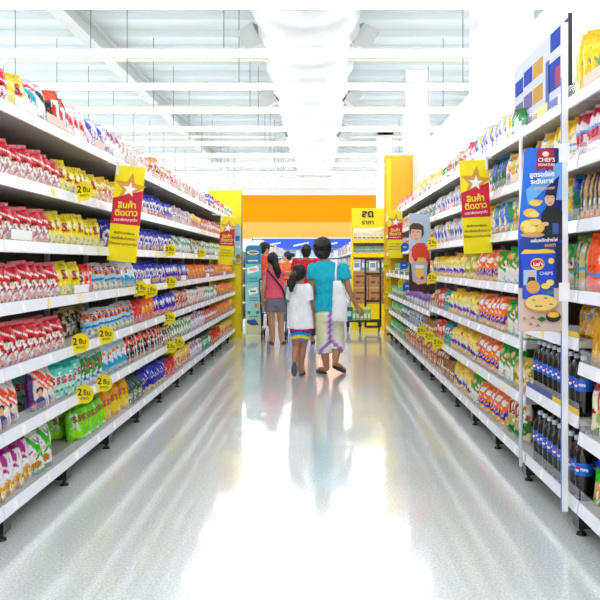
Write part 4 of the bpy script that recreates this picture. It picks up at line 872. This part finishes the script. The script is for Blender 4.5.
sandal(t, K['fl'], K['tl'], (0, 0, 1), SOLE, 1.0); sandal(t, K['fr']+Vector((0, 0, .0)), K['tr'], (.25, .5, .8), SOLE, 1.0)
W_T, WK, WQ = t, K, q
# tote bag
x0, z0 = P(339.6, 301, 9.2)
t = thing('tote_bag', "white cloth tote bag hanging from the turquoise woman's shoulder", 'bag', (x0, 9.2, z0))
b = MB(); loft(b, [(.0, 0, -.235, .088, .035), (0, 0, -.2, .09, .048), (.0, 0, 0, .083, .045), (-.02, 0, .18, .06, .03), (-.03, 0, .235, .045, .014)])
remesh('bag_body', b, mat('cloth_white', 'f6f7fb', .85), t, .007, 2, None, .016, .1)
sh = WQ(337.2, 262.5, .0); wx = lambda v: (v.x+(328-VX)*9.37/F-x0, v.y+9.37-9.2, v.z-z0)
MB().tube([(-.045, 0, .22), (-.045, -.01, .34), wx(WQ(336.3, 266, -.13)), wx(WQ(336.5, 261.2, -.04)), wx(WQ(337, 263, .09)), wx(WQ(339, 268, .135)), (.01+.0, .27, .30)], .011, 8).build('strap', mat('cloth_white', 'f6f7fb', .85), t, smooth=True)
# pack in her hand
x0, z0 = P(358.5, 313.5, 9.44); t = thing('noodle_pack', 'green and yellow multi-pack with teal end held in the turquoise woman\'s right hand', 'food pack', (x0, 9.44, z0), .1)
b = MB(); ell(b, (0, 0, 0), (.16, .028, .085), None, 20); b2 = MB(); b2.box(-.145, .145, -.022, .022, -.078, .078)
def pk_col(co):
    c_ = np.tile(C('9cc860'), (len(co), 1)); u = co[:, 0]; v = co[:, 2]
    c_[(v < .0) & (v > -.055)] = C('e4ecd8'); c_[(np.sin(u*140) > .6) & (v < 0)] = C('8c8c78'); c_[v > .045] = C('d8e078'); c_[u < -.075] = C('0c8478'); c_[(u < -.09) & (np.abs(v) < .03)] = C('e0f0ec'); return c_
remesh('wrapped_pack', b2, FOIL, t, .006, 3, pk_col)
# --- girl
J = dict(head=(300,273.2,0), neck=(300,283), sl=(291.5,287.5), sr=(307.5,287.5), chest=(299.5,294), waist=(300,308), hip=(301,325),
         el=(290.5,302,.12), wl=(292,314,.22), hdl=(292.5,318,.26), er=(308.6,305,0), wr=(312.2,319,.04), hdr=(313.6,326,.05),
         hl=(297.5,329), hr=(305,329), kl=(296,347,.04), kr=(303,347,.08), al=(294.8,361,-.09), ar=(300.3,369,.0),
         fl=(294.4,362.5,-.12), tl=(294.2,375.3,-.06), fr=(300.5,375,-.01), tr=(303.8,375.2,.14))
t, K, q, Mh = person('girl in a white t-shirt and striped shorts with a ponytail', 9.2, 300, J, .82, SKIN, yaw=-.5)
hd = K['head']; b = MB()
ell(b, hd+Vector((-.008, -.016, .014)), (.082, .088, .098), None, 18); ell(b, hd+Vector((-.02, -.045, -.03)), (.066, .05, .065), None, 14)
limb(b, [hd+Vector((-.045, -.075, -.005)), hd+Vector((-.075, -.115, -.05)), hd+Vector((-.095, -.125, -.13)), hd+Vector((-.098, -.12, -.19))], [.036, .046, .048, .024])
remesh('hair', b, HAIR, t, .007, 2, None, .018, .04)
MB().tube([hd+Vector((-.058, -.115, .028)), hd+Vector((-.072, -.095, -.03)), hd+Vector((-.03, -.118, -.03)), hd+Vector((-.058, -.115, .028))], .006, 8).build('hair_tie', mat('tie_olive', '7c6c40', .6), t, smooth=True)
shirt(t, K, .82, mat('cloth_white', 'f6f7fb', .85), q(300, 328.5).z, .72, hemw=.145, slr=.070, disp=.022)
def sh_col(co):
    py = VY+(CH-co[:, 2])*F/9.2+1.2*np.cos(co[:, 0]*22); c_ = np.tile(C('18a8d8'), (len(co), 1))
    c_[py < 331.4] = C('c8207c'); c_[(py >= 331.4) & (py < 332.2)] = C('241c48'); c_[(py >= 335.6) & (py < 338.9)] = C('fce018'); c_[(py > 338.9) & (py < 339.4)] = C('1858b0'); return c_
trousers(t, K, .82, CLOTH_P, q(300, 326).z, .52, 'shorts', .098, .092, .006, sh_col)
SL = mat('sandal_slate', '54606c', .7); sandal(t, K['fl']+Vector((0, -.012, .0)), K['tl']+Vector((0, -.006, 0)), (0, 1, .1), SL, .95); sandal(t, K['fr'], K['tr'], (0, 0, 1), SL, .85)
# --- woman in pink
J = dict(head=(271.5,260,.0), neck=(273.5,269), sl=(265.5,273), sr=(282.5,273), chest=(274.3,278), waist=(275,290), hip=(275,300),
         el=(263.5,289,-.02), wl=(263.2,301,.05), hdl=(264,306,.1), er=(289,273.5,.10), wr=(295,274.5,.25), hdr=(298,275,.3),
         hl=(271,303), hr=(280,303), kl=(271.5,322,.0), kr=(280.8,322,.02), al=(273,339.5), ar=(281.2,339.5,.02),
         fl=(273.5,343.7,-.03), tl=(270.5,344,.12), fr=(282,343.7,-.02), tr=(285,344,.13))
t, K, q, Mh = person('woman in a pink sleeveless top and grey shorts with long dark hair', 12.84, 274, J, .94, SKIN2, yaw=.5)
hd = K['head']; b = MB()
ell(b, hd+Vector((.02, -.012, .02)), (.092, .1, .108), None, 18); limb(b, [hd+Vector((.05, -.06, .0)), hd+Vector((.08, -.085, -.1)), hd+Vector((.105, -.095, -.2)), hd+Vector((.11, -.095, -.26))], [.06, .058, .055, .035])
remesh('hair', b, HAIR, t, .009, 2, None, .022, .05)
shirt(t, K, .94, mat('cloth_pink', 'f0607c', .85, var=.06, bscale=14), q(275, 298).z, .12, hemw=.165, disp=.02)
trousers(t, K, .94, mat('cloth_grey', '7d7a88', .85, var=.06), q(275, 296).z, .46, 'shorts', .105, .112, .012)
SB = mat('sandal_brown', '6c3c30', .7)
for a in 'lr': sandal(t, K['f'+a], K['t'+a], (0, 0, 1), SB, .95)
PW = t
x0 = (274-VX)*12.84/F
t = thing('crossbody_bag', "black-strapped bag worn across the pink woman's back", 'bag', (x0, 12.84, 0))
MB().tube([q(268, 268.2, .0), q(267.5, 270, -.10), q(275, 279, -.145), q(281.5, 287.5, -.145), q(284.2, 293, -.09), q(285, 298, -.02)], .014, 8).build('strap', mat('strap_black', '16140f', .6), t, smooth=True)
b = MB(); b.box(-.03, .05, -.05, .05, -.1, .1, M=Matrix.Translation(q(285.8, 297, .06))); remesh('pouch', b, mat('pouch_green', '1c9c78', .6), t, .01, 3)
# --- simple standing figures further off
def stander(label, px, py, Y, s, yaw, skin, top, bottom, cap=None, sleeve=.5, bun=False, brim=False):
    k_ = F/Y
    def j(dx, z, dy=0): return (px+dx*s*k_, VY-(z-CH)*k_, dy)
    H = CH-(py-VY)/k_                     # head centre height
    g = H/1.49
    J = dict(head=(px, py, 0), neck=j(0, 1.37*g), sl=j(-.17, 1.32*g), sr=j(.17, 1.32*g), chest=j(0, 1.22*g), waist=j(0, 1.02*g), hip=j(0, .86*g),
             el=j(-.22, 1.06*g, .02), wl=j(-.2, .95*g, .2), hdl=j(-.19, .93*g, .3), er=j(.22, 1.06*g, .02), wr=j(.2, .95*g, .2), hdr=j(.19, .93*g, .3),
             hl=j(-.08, .84*g), hr=j(.08, .84*g), kl=j(-.09, .46*g, .02), kr=j(.1, .46*g, .02), al=j(-.09, .07*g), ar=j(.1, .07*g), fl=j(-.09, .02, -.03), tl=j(-.11, .02, .14), fr=j(.1, .02, -.03), tr=j(.12, .02, .14))
    t, K, q, Mh = person(label, Y, px, J, s, skin, yaw=yaw)
    hd = K['head']; b = MB(); ell(b, hd+(Mh @ Vector((0, -.016, .018)))*s, (.086*s, .098*s, .104*s), Mh, 18); ell(b, hd+(Mh @ Vector((0, -.05, -.05)))*s, (.07*s, .048*s, .05*s), Mh, 12)
    if bun: ell(b, hd+(Mh @ Vector((0, -.13, .03)))*s, (.05*s, .05*s, .05*s), None, 12)
    remesh('hair', b, HAIR, t, .009, 2, None, .015, .05)
    if cap:
        b = MB(); ell(b, hd+(Mh @ Vector((0, -.005, .04)))*s, (.098*s, .108*s, .088*s), Mh, 18); b.add([hd+(Mh @ Vector(v))*s for v in ((-.06,.08,.05),(.06,.08,.05),(.05,.19,.03),(-.05,.19,.03),(-.06,.08,.062),(.06,.08,.062),(.05,.19,.042),(-.05,.19,.042))], [(0,1,2,3),(4,7,6,5),(0,4,5,1),(1,5,6,2),(2,6,7,3),(3,7,4,0)])
        remesh('cap', b, cap, t, .009, 2)
    shirt(t, K, s, top, K['hip'].z+.02, sleeve); trousers(t, K, s, bottom, K['hip'].z+.05, 1.85, 'trousers', .09, .06)
    for a in 'lr': sandal(t, K['f'+a], K['t'+a], (0, 0, 1), SOLE, s)
    return t
NAVY = mat('cloth_navy', '26304c', .85)
stander('person in a coral shirt and black cap behind the pink woman', 264.8, 248.5, 14.75, 1.0, -.9, SKIN2, mat('cloth_coral', 'f0583c', .85), NAVY, mat('cap_black', '14141a', .6))
stander('person in a red t-shirt with short black hair facing away', 306, 251.3, 12.9, 1.0, .1, SKIN, mat('cloth_red', 'd81830', .85), NAVY)
stander('person with a hair bun in an orange top looking left', 287, 256.5, 16.2, .93, 1.3, SKIN2, mat('cloth_orange', 'e8703c', .85), mat('cloth_denim', '5c7ca8', .85), bun=True)
# ------------------------------------------------------------------ carts, end display, far aisles
def wheel(mb, c, r): mb.tube([(c[0]-.014, c[1], c[2]), (c[0]+.014, c[1], c[2])], r, 14)
t = thing('shopping_cart', 'wire shopping cart in front of the pink woman', 'shopping cart', (-.76, 13.7, 0))
b = MB(); w0, w1 = .20, .235
for z, w_, y0, y1 in ((.45, .19, -.25, .33), (.98, .24, -.32, .42)):
    b.tube([(-w_, y0, z), (w_, y0, z), (w_, y1, z), (-w_, y1, z), (-w_, y0, z)], .007, 6)
for i in range(7):
    f = i/6; x = -1+2*f
    for (ya, yb_) in ((-.25, -.32), (.33, .42)): b.tube([(x*.19, ya, .45), (x*.24, yb_, .98)], .004, 5)
    for sx in (-1, 1): b.tube([(sx*.19, -.25+.58*f, .45), (sx*.24, -.32+.74*f, .98)], .004, 5)
    b.tube([(x*.19, -.25, .45), (x*.19, .33, .45)], .004, 5)
b.build('basket', mat('wire_chrome', 'b8bcc4', .25, 1), t, smooth=True)
b = MB()
for sx in (-1, 1): b.tube([(sx*.235, -.36, 1.02), (sx*.235, -.3, .9), (sx*.20, -.24, .14), (sx*.2, .4, .14)], .012, 8)
b.build('frame', mat('frame_dark', '33343a', .35), t, smooth=True)
MB().tube([(-.24, -.36, 1.03), (.24, -.36, 1.03)], .016, 10).build('handle', RED, t, smooth=True)
for sx in (-1, 1):
    for y in (-.22, .38):
        b = MB(); wheel(b, (sx*.2, y, .055), .055); b.box(sx*.2-.02, sx*.2+.02, y-.02, y+.02, .09, .15); b.build('caster', BLACK, t)
# end-of-aisle display
YC = 15.6
t = thing('endcap_display', 'yellow end-of-aisle display with a price-cut sign and shelves', 'display shelf', (.97, YC, 0))
YB = mat('endcap_yellow', 'f8dc00', .45)
b = MB(); b.box(-.33, .33, 0, .5, 0, .50); b.build('base', YB, t)
MB().box(-.33, -.30, .0, .5, .5, 2.0).build('side_panel', YB, t); MB().box(.30, .33, .0, .5, .5, 2.0).build('side_panel', YB, t); MB().box(-.3, .3, .47, .5, .5, 2.0).build('back_panel', WHITE, t)
for z, h_, m_ in ((1.42, .075, YB), (1.70, .075, YB)):
    sh_ = MB().box(-.3, .3, .0, .47, z+.02, z+.05).build('shelf', STEEL, t); MB().box(-.3, .3, -.012, -.001, z-.01, z+h_).build('price_rail', m_, sh_)
c = Card(0, 0, YC/F); c.base([(-17,0),(16,0),(16,19.5),(-17,19.5)], 'ffe600', .02)
c.mb.build('sign_board', None, t, loc=(0, -.02, 2.37))
q1 = put_text('ลด', .20, (-.02, -.03, 2.255), INK, t, .045); q2 = put_text('ราคา', .125, (-.02, -.03, 2.09), INK, t, .02)
pk1 = MB().box(-.038, .038, -.05, .05, 0, .15, mat('pack_white', 'f4f2f0', .5)); pk1.box(-.03, .03, -.053, -.05, .03, .06, mat('pack_band', '8c8c88', .5)); pk1.box(-.025, .025, -.053, -.05, .09, .13, mat('pack_cream', 'e8d4c0', .5)); m1 = pk1.mesh('carton')
pk2 = MB().box(-.038, .038, -.05, .05, 0, .155, mat('pack_green', 'bcd8c8', .5)); pk2.box(-.03, .03, -.053, -.05, .05, .09, mat('pack_band', '8c8c88', .5)); pk2.box(-.03, .03, -.053, -.05, .11, .15, mat('pack_teal', '3c8c78', .5)); m2 = pk2.mesh('carton')
for i in range(7):
    for z, m_, w_ in ((1.75, m1, 'cream-labelled white carton, %s from the left, upper shelf of the price-cut display'), (1.47, m2, 'green-labelled carton, %s from the left, lower shelf of the price-cut display')):
        tag(link('drink_carton', m_, None, (.97-.26+.086*i, YC+.08, z)), w_ % ORD[i], 'carton', 'cartons on the price-cut display')
bb = mat('pack_blue', '6ca4e0', .45)
for i in range(4):
    m_ = MB(); m_.box(-.07, .07, -.08, .08, 0, .22, (WHITE, bb)[i % 2]); m_.box(-.05, .05, -.083, -.08, .06, .15, (bb, WHITE)[i % 2]); m_.box(-.05, .05, -.083, -.08, .17, .2, mat('pack_pink', 'e8a0b4', .5))
    tag(m_.build('paper_pack', None, None, loc=(.74+.155*i, YC+.12, 1.152)), ('white' if i % 2 == 0 else 'light blue')+' soft pack on the cardboard cartons, %s from the left' % ORD[i], 'pack', 'soft packs on the cardboard cartons')
KB = mat('cardboard', 'b8875c', .8, var=.08, bscale=8); KT = mat('carton_tape', 'd8b890', .6); KP = mat('carton_print', '6c4428', .7)
for i, (x, z) in enumerate(((.82, .502), (1.12, .502), (.82, .827), (1.12, .827))):
    m_ = MB(); m_.box(-.145, .145, 0, .3, 0, .322, KB); m_.box(-.145, .145, -.001, 0, .30, .322, KT); m_.box(-.10, -.02, -.002, 0, .08, .12, KP); m_.box(.03, .11, -.002, 0, .08, .1, KP); m_.box(-.1, .06, -.002, 0, .2, .23, KP)
    tag(m_.build('cardboard_carton', None, None, loc=(x, YC+.06, z)), 'brown cardboard carton in the yellow display, %s %s' % ('lower' if i < 2 else 'upper', 'left' if i % 2 == 0 else 'right'), 'box', 'cardboard cartons in the yellow display')
# black stock trolley
YT = 15.05
t = thing('stock_trolley', 'black tubular stock trolley parked before the yellow display', 'trolley', (1.0, YT, 0))
X = lambda px: (px-VX)*YT/F-1.0
Z = lambda py: CH-(py-VY)*YT/F
b = MB(); r_ = .022
b.tube([(X(365.5), 0, Z(259)), (X(365.5), 0, .10)], r_, 8); b.tube([(X(380.5), 0, Z(259)), (X(380.5), 0, .10)], r_, 8)
for py in (259.5, 274, 301): b.tube([(X(365.5), 0, Z(py)), (X(380.5), 0, Z(py))], r_*.9, 8)
b.tube([(X(365.5), 0, .10), (X(380.5), 0, .10)], r_, 8); b.tube([(X(346), 0, .2), (X(380.5), 0, .2)], r_*.8, 8)
b.tube([(X(346), 0, .2), (X(346), .35, .2), (X(380.5), .35, .2), (X(380.5), 0, .2)], r_*.8, 8)
b.build('frame', BLACK, t, smooth=True)
for px in (348, 360, 379):
    b = MB(); wheel(b, (X(px), .05 if px != 360 else -.0, .06), .06); b.box(X(px)-.03, X(px)+.03, -.03, .08, .1, .2); b.build('caster', BLACK, t)
# far gondolas, products as stuff
def far_run(label, sx, x0, y0, y1, zs, cols, seed):
    t = thing('far_shelf_run', label, 'shelf unit', (sx*x0, y0, 0)); ln = y1-y0
    MB().box(min(0, sx*.45), max(0, sx*.45), 0, ln, 0, .12).build('plinth', STEEL, t); MB().box(min(sx*.43, sx*.47), max(sx*.43, sx*.47), 0, ln, .12, zs[-1]).build('back_panel', STEEL, t)
    for z in zs:
        MB().box(min(0, sx*.43), max(0, sx*.43), 0, ln, z-.03, z).build('shelf', STEEL, t); 
    rs = random.Random(seed); b = MB()
    for z in zs:
        y = .05
        while y < ln-.15:
            w_ = rs.uniform(.1, .2); h_ = rs.uniform(.16, .24)
            cx = mat('far_'+(c0 := rs.choice(cols)), c0, .5); a, b_ = sx*.03, sx*.2
            b.box(min(a, b_), max(a, b_), y, y+w_-.01, z+.001, z+h_, cx); b.box(min(a-sx*.002, a), max(a-sx*.002, a), y+.02, y+w_-.03, z+.05, z+h_*.6, mat('far_'+(c1 := rs.choice(cols)), c1, .5)); y += w_
    o = b.build('far_products', None, None, loc=(sx*x0, y0, 0)); o['kind'] = 'stuff'; tag(o, 'mixed small packs crowding the shelves of the '+label, 'packs')
far_run('white shelf run beyond the cross aisle on the left', -1, 1.18, 16.4, 27, (.15, .5, .85, 1.2, 1.56), ['f4f2f4','f4f2f4','e8e4ea','e06070','a8b8e0','f0d8a0','d8ece8'], 5)
far_run('white shelf run beyond the cross aisle on the right', 1, .60, 16.2, 27, (.15, .5, .85, 1.2, 1.5), ['f4f2f4','3c64c8','e8e8f4','6c90e0','f8e020','f4f2f4','e05838'], 6)
# chilled wall cabinets and blue header at the very back
t = thing('wall_cabinet', 'white open wall cabinet with a long blue header at the back of the store', 'cabinet', (-.2, 31, 0))
MB().box(-2.4, 2.2, .6, .7, 0, 2.3).build('back_panel', WHITE, t); MB().box(-2.4, 2.2, 0, .6, 0, .35).build('base', WHITE, t)
hb_ = MB().box(-2.4, 2.2, -.05, .3, 1.86, 2.24).build('header', mat('header_blue', '1c50d0', .45), t)
for x in (-1.6, -.5, .6, 1.5):
    MB().add([(x-.3, -.054, 1.93), (x+.3, -.054, 2.05), (x+.32, -.054, 2.12), (x-.28, -.054, 2.0), (x-.3, -.051, 1.93), (x+.3, -.051, 2.05), (x+.32, -.051, 2.12), (x-.28, -.051, 2.0)], [(0,1,2,3),(4,7,6,5),(0,4,5,1),(1,5,6,2),(2,6,7,3),(3,7,4,0)]).build('white_swoosh', mat('swoosh', 'c8d8f8', .5), hb_)
for z in (.75, 1.15, 1.5): MB().box(-2.4, 2.2, .1, .6, z, z+.03).build('shelf', STEEL, t)
rs = random.Random(9); b = MB()
for z in (.35, .78, 1.18, 1.53):
    x = -2.35
    while x < 2.1:
        w_ = rs.uniform(.12, .22); c0 = rs.choice(['e8eef4', '8cb8e0', 'd8e4ec', 'f0f0f0', 'b8d0e0', 'e8b8a8']); b.box(x, x+w_-.01, .14, .4, z+.001, z+.26, mat('far_'+c0, c0, .5)); x += w_
o = b.build('far_products', None, None, loc=(-.2, 31, 0)); o['kind'] = 'stuff'; tag(o, 'pale packs filling the wall cabinet under the blue header', 'packs')
